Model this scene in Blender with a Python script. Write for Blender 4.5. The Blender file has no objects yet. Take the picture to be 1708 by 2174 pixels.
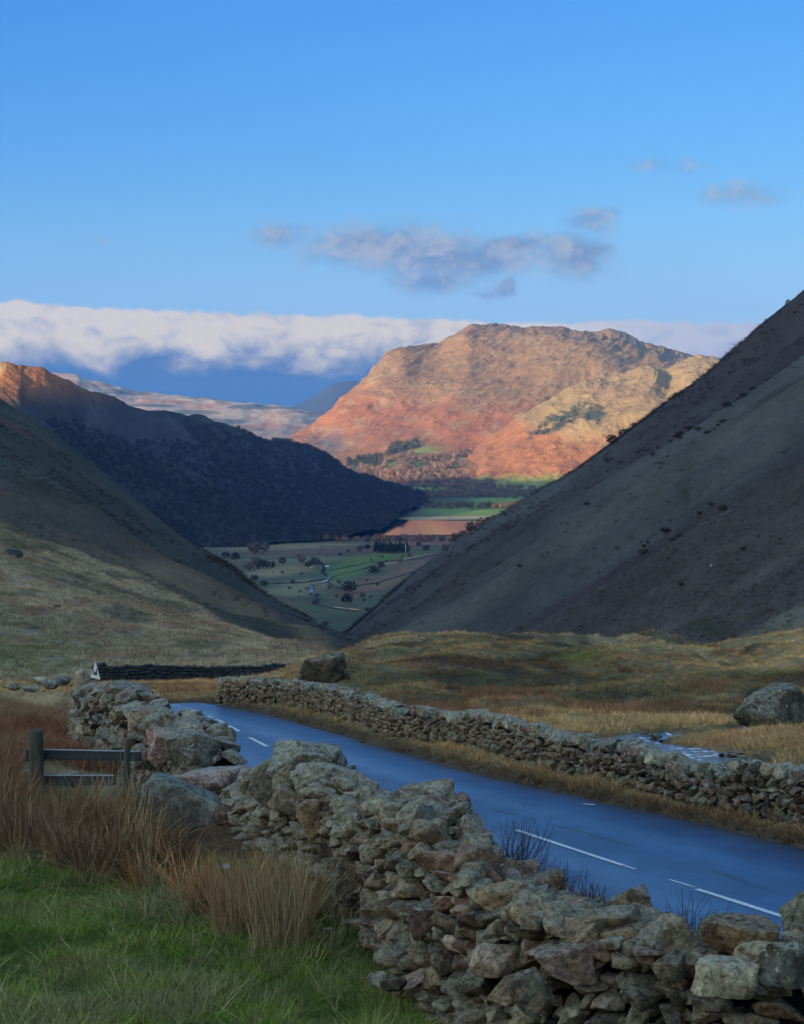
import bpy, math, random
import numpy as np
from mathutils import Vector, Matrix, Euler
random.seed(7); RNG = np.random.default_rng(7)
R = math.radians
scene = bpy.context.scene
COL = scene.collection

# ------------------------------------------------------------------ camera
PITCH = math.atan((1087 - 826) / 4057.0)
cam_d = bpy.data.cameras.new('camera'); cam = bpy.data.objects.new('camera', cam_d); COL.objects.link(cam)
cam_d.sensor_fit = 'VERTICAL'; cam_d.angle = R(30.0); cam_d.clip_start = 0.1; cam_d.clip_end = 90000
cam.location = (0, 0, 0); cam.rotation_euler = (R(90) - PITCH, 0, 0)
scene.camera = cam
# ------------------------------------------------------------------ sun, exposure
SUN_AZ = R(37.0)      # from straight behind the camera towards the left
SUN_EL = R(8.3)
sd = Vector((-math.sin(SUN_AZ) * math.cos(SUN_EL), -math.cos(SUN_AZ) * math.cos(SUN_EL), math.sin(SUN_EL)))
sun_d = bpy.data.lights.new('sun', 'SUN'); sun = bpy.data.objects.new('sun', sun_d); COL.objects.link(sun)
sun_d.energy = 2.9; sun_d.angle = R(0.5); sun_d.color = (1.0, 0.74, 0.48)
sun.rotation_euler = (-sd).to_track_quat('-Z', 'Y').to_euler()
scene.view_settings.view_transform = 'Standard'; scene.view_settings.look = 'None'
scene.view_settings.exposure = 2.12; scene.view_settings.gamma = 1.0
scene.view_settings.use_curve_mapping = False
scene.render.engine = 'CYCLES'
cy = scene.cycles
cy.use_denoising = True
cy.max_bounces = 5; cy.diffuse_bounces = 3; cy.glossy_bounces = 2; cy.transmission_bounces = 2
cy.volume_bounces = 0; cy.transparent_max_bounces = 6
cy.caustics_reflective = False; cy.caustics_refractive = False

# ------------------------------------------------------------------ node helper
class NT:
    def __init__(s, tree): s.t = tree; s.n = tree.nodes; s.l = tree.links
    def new(s, t, **k):
        n = s.n.new(t)
        for a, v in k.items(): setattr(n, a, v)
        return n
    def put(s, sock, v):
        if isinstance(v, bpy.types.NodeSocket): s.l.new(v, sock)
        elif isinstance(v, (tuple, list)):
            v = tuple(v)
            if sock.type == 'RGBA' and len(v) == 3: v = v + (1.0,)
            sock.default_value = v
        else: sock.default_value = v
    def m(s, op, *a, clamp=False):
        n = s.new('ShaderNodeMath', operation=op, use_clamp=clamp)
        for i, v in enumerate(a): s.put(n.inputs[i], v)
        return n.outputs[0]
    def add(s, a, b): return s.m('ADD', a, b)
    def sub(s, a, b): return s.m('SUBTRACT', a, b)
    def mul(s, a, b): return s.m('MULTIPLY', a, b)
    def ss(s, x, lo, hi, a=0.0, b=1.0, kind='SMOOTHSTEP'):
        n = s.new('ShaderNodeMapRange', interpolation_type=kind)
        s.put(n.inputs[0], x); s.put(n.inputs[1], lo); s.put(n.inputs[2], hi); s.put(n.inputs[3], a); s.put(n.inputs[4], b)
        return n.outputs[0]
    def mix(s, f, a, b, blend='MIX'):
        n = s.new('ShaderNodeMix', data_type='RGBA', blend_type=blend)
        s.put(n.inputs[0], f); s.put(n.inputs[6], a); s.put(n.inputs[7], b)
        return n.outputs[2]
    def noise(s, vec, scale, detail=4.0, rough=0.55, dist=0.0):
        n = s.new('ShaderNodeTexNoise'); s.put(n.inputs['Vector'], vec)
        s.put(n.inputs['Scale'], scale); s.put(n.inputs['Detail'], detail); s.put(n.inputs['Roughness'], rough); s.put(n.inputs['Distortion'], dist)
        return n.outputs['Fac']
    def comb(s, x, y, z):
        n = s.new('ShaderNodeCombineXYZ'); s.put(n.inputs[0], x); s.put(n.inputs[1], y); s.put(n.inputs[2], z); return n.outputs[0]
    def vm(s, op, a, b):
        n = s.new('ShaderNodeVectorMath', operation=op); s.put(n.inputs[0], a); s.put(n.inputs[1], b); return n.outputs[0]
    def bump(s, h, strength=0.5, dist=0.1):
        n = s.new('ShaderNodeBump'); s.put(n.inputs['Strength'], strength); s.put(n.inputs['Distance'], dist); s.put(n.inputs['Height'], h)
        return n.outputs[0]

def srgb(r, g, b):
    return tuple(((c / 255.0) / 12.92 if c / 255.0 <= 0.04045 else ((c / 255.0 + 0.055) / 1.055) ** 2.4) for c in (r, g, b))

# ------------------------------------------------------------------ world: sky with clouds
EXPO = 2.12                                     # cloud radiances below are given for this exposure
world = bpy.data.worlds.new('World'); scene.world = world; world.use_nodes = True
W = NT(world.node_tree); W.n.clear()
tc = W.new('ShaderNodeTexCoord').outputs['Generated']
sky = W.new('ShaderNodeTexSky', sky_type='NISHITA')
sky.sun_disc = False; sky.sun_elevation = SUN_EL; sky.sun_rotation = math.pi + SUN_AZ
sky.altitude = 400; sky.air_density = 1.0; sky.dust_density = 0.35; sky.ozone_density = 2.2
sx = W.new('ShaderNodeSeparateXYZ'); W.put(sx.inputs[0], tc)
el = W.mul(W.m('ARCSINE', sx.outputs[2]), 57.2958)
az = W.mul(W.m('ARCTAN2', sx.outputs[0], sx.outputs[1]), 57.2958)
SKY_STR = 0.15
sp_ = W.new('ShaderNodeSeparateColor'); W.put(sp_.inputs[0], sky.outputs[0])
K_ = 1.0 / (SKY_STR * 2 ** EXPO)
r_ = W.mul(W.m('POWER', sp_.outputs[0], 1.62), .030 * K_); g_ = W.mul(W.m('POWER', sp_.outputs[1], 1.08), .0985 * K_); b_ = W.mul(W.m('POWER', sp_.outputs[2], 0.62), .345 * K_)
clear = W.comb(r_, g_, b_)
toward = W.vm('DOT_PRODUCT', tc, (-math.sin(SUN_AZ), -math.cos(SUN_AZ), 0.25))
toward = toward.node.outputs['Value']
skyc = W.mix(W.ss(toward, -0.58, 0.15), clear, W.mix(1.0, sky.outputs[0], (1.42, 1.22, .98), 'MULTIPLY'))  # unseen sun-side sky brightened and warmed to lift the shaded ground
def cl(r, g, b):                               # display colour -> radiance before SKY_STR
    k = 1.0 / (SKY_STR * 2 ** EXPO)
    return tuple(c * k for c in srgb(r, g, b))
skyc = W.mix(W.ss(el, 7.0, 0.5, 0.0, 0.42), skyc, cl(176, 212, 230))
p1 = W.comb(az, W.mul(el, 1.4), 0.0)
wx = W.sub(W.noise(p1, 0.8, 5, 0.6), 0.5)
wy = W.sub(W.noise(W.vm('ADD', p1, (31.0, 7.0, 3.0)), 0.55, 4, 0.55), 0.5)
azw = W.add(az, W.mul(wx, 2.6)); elw = W.add(el, W.mul(wy, 0.9))
spots = [(960, 552, 240, 30), (850, 530, 200, 34), (770, 515, 110, 22), (1090, 527, 110, 20), (925, 596, 90, 22), (600, 505, 60, 22), (1225, 550, 66, 42),
         (1265, 467, 60, 20), (1570, 427, 95, 20), (1400, 362, 95, 18), (1035, 565, 48, 15), (1050, 612, 34, 12), (200, 512, 60, 11),
         (-500, 470, 160, 26), (2300, 520, 220, 30), (2900, 400, 160, 26)]
tot = None
for (x, y, a, b) in spots:
    dx = W.mul(W.sub(azw, (x - 854) / 70.8), 70.8 / (a * 1.2)); dy = W.mul(W.sub(elw, (826 - y) / 70.8), 70.8 / (b * 1.65))
    q = W.m('EXPONENT', W.mul(W.add(W.mul(dx, dx), W.mul(dy, dy)), -1.0))
    q = W.mul(q, {512: 0.4, 362: 0.5, 427: 0.62, 467: .75, 505: .75}.get(y, 1.0))
    tot = q if tot is None else W.m('MAXIMUM', tot, q)
fine = W.noise(W.comb(az, W.mul(el, 1.25), 5.0), 1.5, 6, 0.62, .4)
small = W.ss(W.add(tot, W.mul(W.sub(fine, 0.5), 0.9)), 0.15, 1.0, 0.0, 0.95)
smallc = W.mix(W.ss(fine, 0.35, 0.7), cl(116, 138, 168), cl(182, 184, 186))
skyc = W.mix(small, skyc, smallc)
# the bank along the horizon
toplump = W.sub(W.noise(W.comb(W.mul(az, 0.55), 0.0, 2.0), 0.9, 4, 0.5), 0.5)
top_el = W.add(W.ss(az, -14.0, 4.0, 2.62, 2.02, 'LINEAR'), W.mul(toplump, 0.55))
edge = W.mul(W.sub(W.noise(W.comb(az, W.mul(el, 1.3), 9.0), 2.2, 5, 0.6), 0.5), 0.35)
bank = W.ss(W.sub(W.add(top_el, edge), el), -0.03, 0.14)
bank = W.mul(bank, W.ss(az, 10.0, 15.0, 1.0, 0.65))
lump = W.noise(W.comb(az, W.mul(el, 1.1), 17.0), 0.42, 5, 0.5, 0.5)
lump2 = W.noise(W.comb(az, W.mul(el, 1.6), 22.0), 1.2, 6, 0.6, .5)
hgt = W.sub(W.sub(top_el, el), W.add(W.mul(lump, 3.0), W.mul(W.sub(lump2, 0.5), .8)))
lit = W.ss(hgt, -0.9, 0.30, 1.0, 0.0)
bright = W.mix(W.ss(lump2, 0.26, 0.54), cl(204, 192, 172), cl(252, 228, 180))
bright = W.mix(W.ss(az, 2.0, 9.0, 0.0, 0.55), bright, cl(176, 184, 204))
dark = W.mix(W.ss(el, -0.4, 1.3), cl(62, 104, 152), cl(66, 94, 132))
dark = W.mix(W.ss(W.noise(W.comb(W.mul(az, .3), W.mul(el, 3.0), 1.0), 1.0, 3, .5), .35, .7, 0.0, 0.3), dark, cl(44, 74, 120))
bankc = W.mix(lit, dark, bright)
skyc = W.mix(bank, skyc, bankc)
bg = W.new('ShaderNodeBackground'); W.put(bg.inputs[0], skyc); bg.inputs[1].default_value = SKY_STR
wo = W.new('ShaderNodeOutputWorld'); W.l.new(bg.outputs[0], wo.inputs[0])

# ------------------------------------------------------------------ pixel -> place helpers (D pixels: 1708 x 2174)
F = 4057.0; CP, SP = math.cos(PITCH), math.sin(PITCH)
def P(x, y, Y):
    x = np.asarray(x, float); y = np.asarray(y, float); Y = np.asarray(Y, float)
    dx = (x - 854) / F; dy = (1087 - y) / F
    ry = CP + dy * SP; rz = -SP + dy * CP
    t = Y / ry
    return np.stack([dx * t, Y + 0 * t, rz * t], -1)
def proj(p):
    X, Y, Z = p[..., 0], p[..., 1], p[..., 2]
    f = Y * CP - Z * SP; u = Y * SP + Z * CP
    return 854 + F * X / f, 1087 - F * u / f

# ------------------------------------------------------------------ numpy noise
def _h(ix, iy, seed):
    h = (ix.astype(np.int64) * 374761393 + iy.astype(np.int64) * 668265263 + seed * 2147483647) & 0x7fffffff
    h = ((h ^ (h >> 13)) * 1274126177) & 0x7fffffff
    h = (h ^ (h >> 16)) & 0x7fffffff
    return h / float(0x7fffffff) * 2 - 1
def vn(x, y, seed=0):
    x = np.asarray(x, float); y = np.asarray(y, float)
    ix = np.floor(x); iy = np.floor(y); fx = x - ix; fy = y - iy
    fx = fx * fx * fx * (fx * (fx * 6 - 15) + 10); fy = fy * fy * fy * (fy * (fy * 6 - 15) + 10)
    a = _h(ix, iy, seed); b = _h(ix + 1, iy, seed); c = _h(ix, iy + 1, seed); d = _h(ix + 1, iy + 1, seed)
    return (a * (1 - fx) + b * fx) * (1 - fy) + (c * (1 - fx) + d * fx) * fy
def fbm(x, y, oct=5, seed=0, gain=0.5, ridged=False):
    s = 0; a = 1; t = 0
    for i in range(oct):
        v = vn(x * 2 ** i + 17.3 * i, y * 2 ** i - 9.1 * i, seed + i)
        if ridged: v = 1 - 2 * np.abs(v)
        s = s + a * v; t += a; a *= gain
    return s / t
def sstep(x, a, b):
    t = np.clip((x - a) / (b - a), 0, 1); return t * t * (3 - 2 * t)

# ------------------------------------------------------------------ mesh helpers
def mesh_np(name, v, f, mat=None, col=None, smooth=True, extra=None):
    v = np.asarray(v, np.float32); f = np.asarray(f, np.int32)
    me = bpy.data.meshes.new(name)
    k = f.shape[1]
    me.vertices.add(len(v)); me.vertices.foreach_set('co', v.ravel())
    me.loops.add(f.size); me.loops.foreach_set('vertex_index', f.ravel())
    me.polygons.add(len(f)); me.polygons.foreach_set('loop_start', np.arange(0, f.size, k, dtype=np.int32))
    me.polygons.foreach_set('loop_total', np.full(len(f), k, np.int32))
    me.update(calc_edges=True); me.validate()
    if smooth: me.polygons.foreach_set('use_smooth', np.ones(len(me.polygons), bool))
    if col is not None:
        a = me.color_attributes.new('Col', 'FLOAT_COLOR', 'POINT')
        c = np.ones((len(v), 4), np.float32); c[:, :3] = col; a.data.foreach_set('color', c.ravel())
    if extra:
        for nm, arr in extra.items():
            a = me.attributes.new(nm, 'FLOAT', 'POINT'); a.data.foreach_set('value', np.asarray(arr, np.float32).ravel())
    if mat: me.materials.append(mat)
    return me
def link(name, me, parent=None, loc=(0, 0, 0)):
    o = bpy.data.objects.new(name, me); COL.objects.link(o); o.location = loc
    if parent: o.parent = parent
    return o
def tag(o, label=None, cat=None, group=None, kind=None):
    if label: o['label'] = label
    if cat: o['category'] = cat
    if group: o['group'] = group
    if kind: o['kind'] = kind
    return o
def thing(name, label, cat, loc=(0, 0, 0), rz=0.0, group=None):
    o = bpy.data.objects.new(name, None); COL.objects.link(o); o.location = loc; o.rotation_euler = (0, 0, rz)
    o.empty_display_size = 0.2
    return tag(o, label, cat, group)
def gridf(nu, nv):
    i = np.arange(nu - 1)[:, None]; j = np.arange(nv - 1)[None, :]
    a = i * nv + j
    return np.stack([a, a + 1, a + nv + 1, a + nv], -1).reshape(-1, 4)

# ------------------------------------------------------------------ materials
def newmat(name):
    m = bpy.data.materials.new(name); m.use_nodes = True
    t = NT(m.node_tree); b = t.n['Principled BSDF']
    return m, t, b
def pos(t): return t.new('ShaderNodeNewGeometry').outputs['Position']
def obj_co(t): return t.new('ShaderNodeTexCoord').outputs['Object']
def terrain_mat(name, s1, s2, s3, bstr, bdist, var=0.45):
    """colour from the attribute Col, broken up by three sizes of noise; relief from the same noise"""
    m, t, b = newmat(name)
    a = t.new('ShaderNodeAttribute', attribute_name='Col').outputs['Color']
    p = pos(t)
    n1 = t.noise(p, s1, 6, 0.6); n2 = t.noise(p, s2, 5, 0.65); n3 = t.noise(p, s3, 3, 0.7)
    k = t.add(t.mul(t.sub(n1, 0.5), 1.1), t.add(t.mul(t.sub(n2, 0.5), 1.3), t.mul(t.sub(n3, 0.5), 0.9)))
    k = t.add(1.0, t.mul(k, var * 2.2))
    k = t.m('MAXIMUM', k, 0.25)
    c = t.mix(1.0, a, t.comb(k, k, k), 'MULTIPLY')
    hue = t.mix(t.ss(n2, 0.5, 0.72, 0.0, 0.18), c, t.mix(1.0, c, (0.8, 1.0, 0.75), 'MULTIPLY'))
    hue = t.mix(t.ss(n1, 0.35, 0.2, 0.0, 0.4), hue, t.mix(1.0, c, (1.25, 0.85, 0.65), 'MULTIPLY'))
    t.put(b.inputs['Base Color'], hue); b.inputs['Roughness'].default_value = 0.95
    b.inputs['Specular IOR Level'].default_value = 0.1
    t.put(b.inputs['Normal'], t.bump(t.add(t.mul(n1, 0.3), t.add(t.mul(n2, 0.5), t.mul(n3, 0.5))), bstr, bdist))
    return m
M = {}
M['near'] = terrain_mat('moor_ground', 0.35, 2.0, 9.0, 0.9, 0.35, .6)
M['hillL'] = terrain_mat('near_hillside', 0.06, 0.35, 1.6, 0.9, 1.2, 0.5)
M['hill'] = terrain_mat('hillside', 0.012, 0.06, 0.35, 0.8, 4.0, 0.38)
M['far'] = terrain_mat('far_fell', 0.007, 0.026, 0.09, 0.85, 11.0, 0.30)
M['farf'] = terrain_mat('valley_fields', 0.006, 0.03, 0.12, 0.2, 2.0, 0.25)

def rock_mat(name, tint=(1, 1, 1), lichen=0.5, sc=1.0, topgrey=0.6, dark=1.0):
    m, t, b = newmat(name)
    oi = t.new('ShaderNodeObjectInfo'); rnd = oi.outputs['Random']
    co = t.vm('ADD', pos(t), t.comb(t.mul(rnd, 37.0), t.mul(rnd, 91.0), t.mul(rnd, 13.0)))
    ramp = t.new('ShaderNodeValToRGB'); e = ramp.color_ramp
    cols = [(0.0, (.23, .205, .145)), (.14, (.30, .27, .20)), (.28, (.15, .145, .115)), (.4, (.33, .23, .135)), (.52, (.25, .225, .18)), (.62, (.37, .30, .20)),
            (.72, (.29, .175, .13)), (.82, (.33, .19, .17)), (.92, (.36, .33, .25)), (1.0, (.34, .20, .165))]
    e.elements[0].position = 0; e.elements[0].color = cols[0][1] + (1,)
    e.elements[1].position = 1; e.elements[1].color = cols[-1][1] + (1,)
    for p_, c_ in cols[1:-1]:
        q = e.elements.new(p_); q.color = c_ + (1,)
    t.put(ramp.inputs[0], rnd)
    n1 = t.noise(co, 6.5 * sc, 6, 0.65, .6); n2 = t.noise(co, 26.0 * sc, 6, 0.72, .4); n3 = t.noise(t.vm('ADD', co, (5., 3., 8.)), 11.0 * sc, 5, 0.65, .5)
    c = t.mix(1.0, ramp.outputs[0], tuple(dark * q * 1.12 for q in tint), 'MULTIPLY')
    kb = t.ss(t.m('FRACT', t.mul(rnd, 57.31)), 0, 1, .40, 1.42, 'LINEAR'); c = t.mix(1.0, c, t.comb(kb, kb, kb), 'MULTIPLY')
    c = t.mix(t.ss(n1, 0.35, 0.65), t.mix(1.0, c, (.36, .32, .29), 'MULTIPLY'), c)
    c = t.mix(t.ss(n3, 0.52, 0.68, 0, .6), c, (.33, .19, .09))
    k = t.ss(n2, 0.32, 0.68, 0.3, 1.7, 'LINEAR'); c = t.mix(1.0, c, t.comb(k, k, k), 'MULTIPLY')
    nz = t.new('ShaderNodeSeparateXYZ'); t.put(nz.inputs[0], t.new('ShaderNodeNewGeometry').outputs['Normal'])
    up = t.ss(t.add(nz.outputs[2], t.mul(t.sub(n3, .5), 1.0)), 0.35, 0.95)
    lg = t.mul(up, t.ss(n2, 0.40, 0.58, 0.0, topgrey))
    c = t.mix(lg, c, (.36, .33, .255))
    nl = t.noise(t.vm('ADD', co, (11., 2., 4.)), 15. * sc, 5, 0.7)
    c = t.mix(t.ss(nl, 0.60, 0.66, 0, 0.75 * lichen * 1.5), c, (.46, .45, .30))
    ny = t.noise(t.vm('ADD', co, (1., 22., 4.)), 10. * sc, 5, 0.7)
    c = t.mix(t.mul(up, t.ss(ny, 0.60, 0.68, 0, lichen)), c, (.40, .38, .07))
    nk = t.noise(t.vm('ADD', co, (41., 2., 14.)), 34.0 * sc, 3, 0.6)
    c = t.mix(t.ss(nk, 0.36, 0.28, 0, .8), c, (.02, .02, .018))
    t.put(b.inputs['Base Color'], c); b.inputs['Roughness'].default_value = 0.88
    b.inputs['Specular IOR Level'].default_value = 0.25
    t.put(b.inputs['Normal'], t.bump(t.add(t.mul(n1, .6), t.add(t.mul(n2, 0.45), t.mul(nk, .15))), 1.0, 0.06 / sc))
    return m
M['rock'] = rock_mat('wall_stone', tint=(1.08, .97, .84), lichen=0.28, topgrey=.38, dark=.92)
M['rockL'] = rock_mat('lichened_stone', lichen=0.9, topgrey=.8)
M['rockF'] = rock_mat('roadside_wall_stone', tint=(1.0, .95, .88), lichen=0.25, sc=.6, dark=.62, topgrey=.5)
M['cope'] = rock_mat('cope_stone', tint=(1.0, 1.02, .95), lichen=0.9, topgrey=.9, sc=.5)
M['bigrock'] = rock_mat('big_boulder_rock', tint=(.95, 1.0, .95), lichen=.6, sc=.35, topgrey=.6, dark=.75)
M['darkrock'] = rock_mat('dark_outcrop_rock', tint=(.9, .95, .9), lichen=.3, sc=.15, topgrey=.4, dark=.4)  # same rock, darker all over
M['slab'] = rock_mat('slab_stone', tint=(1.05, 1.1, 1.12), lichen=.3, topgrey=.6, sc=.5, dark=1.25)

def plain(name, c, rough=0.8, spec=0.3, nscale=None, var=0.4, bump=0.0, stretch=(1, 1, 1)):
    m, t, b = newmat(name)
    b.inputs['Roughness'].default_value = rough; b.inputs['Specular IOR Level'].default_value = spec
    if nscale:
        co = t.vm('MULTIPLY', obj_co(t), stretch)
        n = t.noise(co, nscale, 6, .65); k = t.ss(n, .25, .75, 1 - var, 1 + var, 'LINEAR')
        t.put(b.inputs['Base Color'], t.mix(1.0, c, t.comb(k, k, k), 'MULTIPLY'))
        if bump: t.put(b.inputs['Normal'], t.bump(n, bump, 0.02))
    else: t.put(b.inputs['Base Color'], c)
    return m
M['core'] = plain('wall_hearting', (.012, .011, .010), .95, .1, 6, .5)  # near-black colour paints the shade between the stones
M['fieldwall'] = plain('field_wall_stone', (.085, .078, .06), .95, .1, .3, .5)
M['farwall'] = plain('far_wall_stone', (.055, .053, .052), .95, .1, 3, .5)
M['wood'] = plain('weathered_wood', (.065, .058, .04), .85, .2, 14, .45, .5, (1, 1, .15))
M['rail'] = plain('dark_rail_wood', (.035, .036, .038), .8, .25, 10, .45, .4, (.15, 1, 1))
M['railtop'] = plain('pale_rail_edge', (.36, .35, .33), .8, .25, 10, .3, .3)  # paler strip along the top of each rail
M['metal'] = plain('galvanised_metal', (.10, .105, .11), .5, .5, 20, .2)
M['signback'] = plain('sign_face', (.60, .58, .56), .5, .4, 8, .12)
M['signred'] = plain('sign_border', (.45, .05, .05), .5, .4)
M['signblk'] = plain('sign_symbol', (.015, .015, .015), .5, .4)
M['white'] = plain('whitewash', (.72, .72, .70), .8, .2, 1.0, .1)
M['slate'] = plain('slate_roof', (.07, .075, .085), .7, .3, 1.0, .2)
M['glass'] = plain('window_glass', (.03, .035, .04), .15, .5)
M['twig'] = plain('bare_twig', (.10, .055, .045), .9, .1, 12, .4)
M['bark'] = plain('tree_bark', (.085, .07, .055), .95, .1, 1.0, .3)
M['paint'] = plain('road_paint', (.62, .62, .60), .6, .3, 9, .22)
M['litter'] = plain('white_wrapper', (.75, .77, .78), .5, .4)
M['litterb'] = plain('blue_wrapper_print', (.12, .38, .62), .5, .4)

def leafy(name, c=None, use_tint=True, var=.35, trans=0.0, rough=.85):
    m, t, b = newmat(name)
    at = t.new('ShaderNodeAttribute', attribute_name='shade').outputs['Fac']
    oi = t.new('ShaderNodeObjectInfo').outputs['Random']
    base = t.new('ShaderNodeAttribute', attribute_name='tint', attribute_type='INSTANCER').outputs['Color'] if use_tint else None
    k = t.mul(t.ss(at, 0, 1, 1 - var, 1 + var, 'LINEAR'), t.ss(oi, 0, 1, 1 - var * .6, 1 + var * .6, 'LINEAR'))
    cc = t.mix(1.0, base if use_tint else c, t.comb(k, k, k), 'MULTIPLY')
    t.put(b.inputs['Base Color'], cc); b.inputs['Roughness'].default_value = rough; b.inputs['Specular IOR Level'].default_value = .12
    return m
M['blade'] = leafy('grass_blade', var=.5)
M['treecrown'] = leafy('tree_crown', var=.4)

# asphalt
m, t, b = newmat('asphalt'); M['asphalt'] = m
lat = t.new('ShaderNodeAttribute', attribute_name='lat').outputs['Fac']; lon = t.new('ShaderNodeAttribute', attribute_name='lon').outputs['Fac']
p = pos(t)
n1 = t.noise(t.comb(t.mul(lat, 3.0), t.mul(lon, .12), 0.0), 1.0, 5, .6); n2 = t.noise(p, 17.0, 5, .8); n3 = t.noise(p, 1.1, 6, .7)
band = t.m('ADD', t.m('EXPONENT', t.mul(t.m('POWER', t.sub(lat, 0.42), 2.0), -30.0)), t.mul(t.m('EXPONENT', t.mul(t.m('POWER', t.add(lat, 0.45), 2.0), -30.0)), 0.8))
k = t.add(.62, t.add(t.mul(n1, .8), t.add(t.mul(t.sub(n2, .5), 2.6), t.mul(band, .25))))
k = t.mul(k, t.ss(t.noise(t.comb(t.mul(lat, 1.5), t.mul(lon, .35), 4.0), 1.6, 5, .65), .35, .65, .72, 1.25)); k = t.m('MAXIMUM', k, .12)
edge = t.ss(t.add(t.m('ABSOLUTE', lat), t.mul(t.sub(n3, .5), .5)), .80, 1.02, 0, .9)
c = t.mix(1.0, (.026, .056, .112), t.comb(k, k, k), 'MULTIPLY'); c = t.mix(edge, c, (.045, .036, .028))
tar = t.mul(t.ss(t.m('ABSOLUTE', t.sub(t.add(lat, t.mul(t.sub(n3, .5), .06)), .13)), .05, .015), t.ss(t.noise(t.comb(0.0, lon, 3.0), .45, 2, .5), .5, .58))
c = t.mix(tar, c, (.02, .022, .026))
t.put(b.inputs['Base Color'], c)
t.put(b.inputs['Roughness'], t.add(t.sub(.42, t.mul(band, .12)), t.add(t.mul(t.sub(n3, .5), .22), t.mul(t.sub(n2, .5), .25))))
b.inputs['Specular IOR Level'].default_value = .85
t.put(b.inputs['Normal'], t.bump(n2, .35, .01))
# running water
m, t, b = newmat('stream_water'); M['water'] = m
p = pos(t); n1 = t.noise(p, 1.6, 5, .6, .4); n2 = t.noise(p, 6.0, 4, .6)
foam = t.ss(t.noise(t.vm('ADD', p, (3., 9., 0.)), 2.6, 6, .7, .3), .55, .60, 0, .95)
t.put(b.inputs['Base Color'], t.mix(foam, (.010, .018, .030), (.88, .92, .96))); t.put(b.inputs['Roughness'], t.add(.06, t.mul(foam, .6)))
b.inputs['Specular IOR Level'].default_value = .8
t.put(b.inputs['Normal'], t.bump(t.add(n1, t.mul(n2, .4)), .35, .15))
m, t, b = newmat('lake_water'); M['lake'] = m
p = pos(t); n1 = t.noise(t.vm('MULTIPLY', p, (.02, .004, 1.)), 1.0, 4, .6)
b.inputs['Base Color'].default_value = (.012, .016, .02, 1); b.inputs['Roughness'].default_value = .05; b.inputs['Specular IOR Level'].default_value = 1.0
b.inputs['IOR'].default_value = 1.5
t.put(b.inputs['Normal'], t.bump(n1, .08, 3.0))

# linear base colours used on the ground
STRAW = np.array((.34, .25, .13)); OLIVE = np.array((.19, .165, .085)); BRACK = np.array((.27, .105, .042)); BROWN = np.array((.20, .115, .065))
GREEN = np.array((.075, .125, .03)); FIELD = np.array((.17, .235, .055)); GREY = np.array((.15, .145, .135)); DARK = np.array((.035, .038, .024)); DIRT = np.array((.07, .052, .037))

# ------------------------------------------------------------------ near terrain height function
def road_z(X, Y):
    z = -5.4 + .0322 * X - .0832 * Y
    s = -.36 * X + .93 * Y
    return z - np.maximum(0, s - 65.5) ** 2 * .012 * (s < 75) - (s >= 75) * (1.083 + (s - 75) * .22)
def on_road(px, py):                          # pixel -> the road's plane
    dx = (px - 854) / F; dy = (1087 - py) / F
    ry = CP + dy * SP; rz = -SP + dy * CP
    k = dx / ry; mm = -rz / ry
    Y = 5.4 / (mm - .0832 + .0322 * k)
    return np.array((k * Y, Y))
far_px = [(1708, 1799), (1614, 1757), (1452, 1724), (1301, 1706), (1150, 1681), (1019, 1652), (900, 1618), (800, 1585), (700, 1551), (600, 1519), (520, 1500), (462, 1494)]
cen_px = [(1670, 1950), (1560, 1912), (1320, 1837), (1100, 1762), (600, 1605), (545, 1572), (490, 1543), (440, 1522), (400, 1506), (372, 1498)]
far_xy = np.array([on_road(*q) for q in far_px])
cen_xy = np.array([on_road(*q) for q in cen_px])
def resample(path, step):
    path = np.asarray(path, float); d = np.r_[0, np.cumsum(np.linalg.norm(np.diff(path, axis=0), axis=1))]
    n = max(2, int(d[-1] / step) + 1); s = np.linspace(0, d[-1], n)
    return np.stack([np.interp(s, d, path[:, i]) for i in range(path.shape[1])], -1), s
def smooth_path(path, it=3):
    p_ = np.array(path, float)
    for _ in range(it):
        q = p_.copy(); q[1:-1] = .25 * p_[:-2] + .5 * p_[1:-1] + .25 * p_[2:]; p_ = q
    return p_
# centreline: mid road, extended beyond both ends
d0 = far_xy[0] - far_xy[2]; d0 = d0 / np.linalg.norm(d0)
HALF = 2.75
fe, _ = resample(far_xy, 1.0)
fe = smooth_path(fe, 60)
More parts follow.
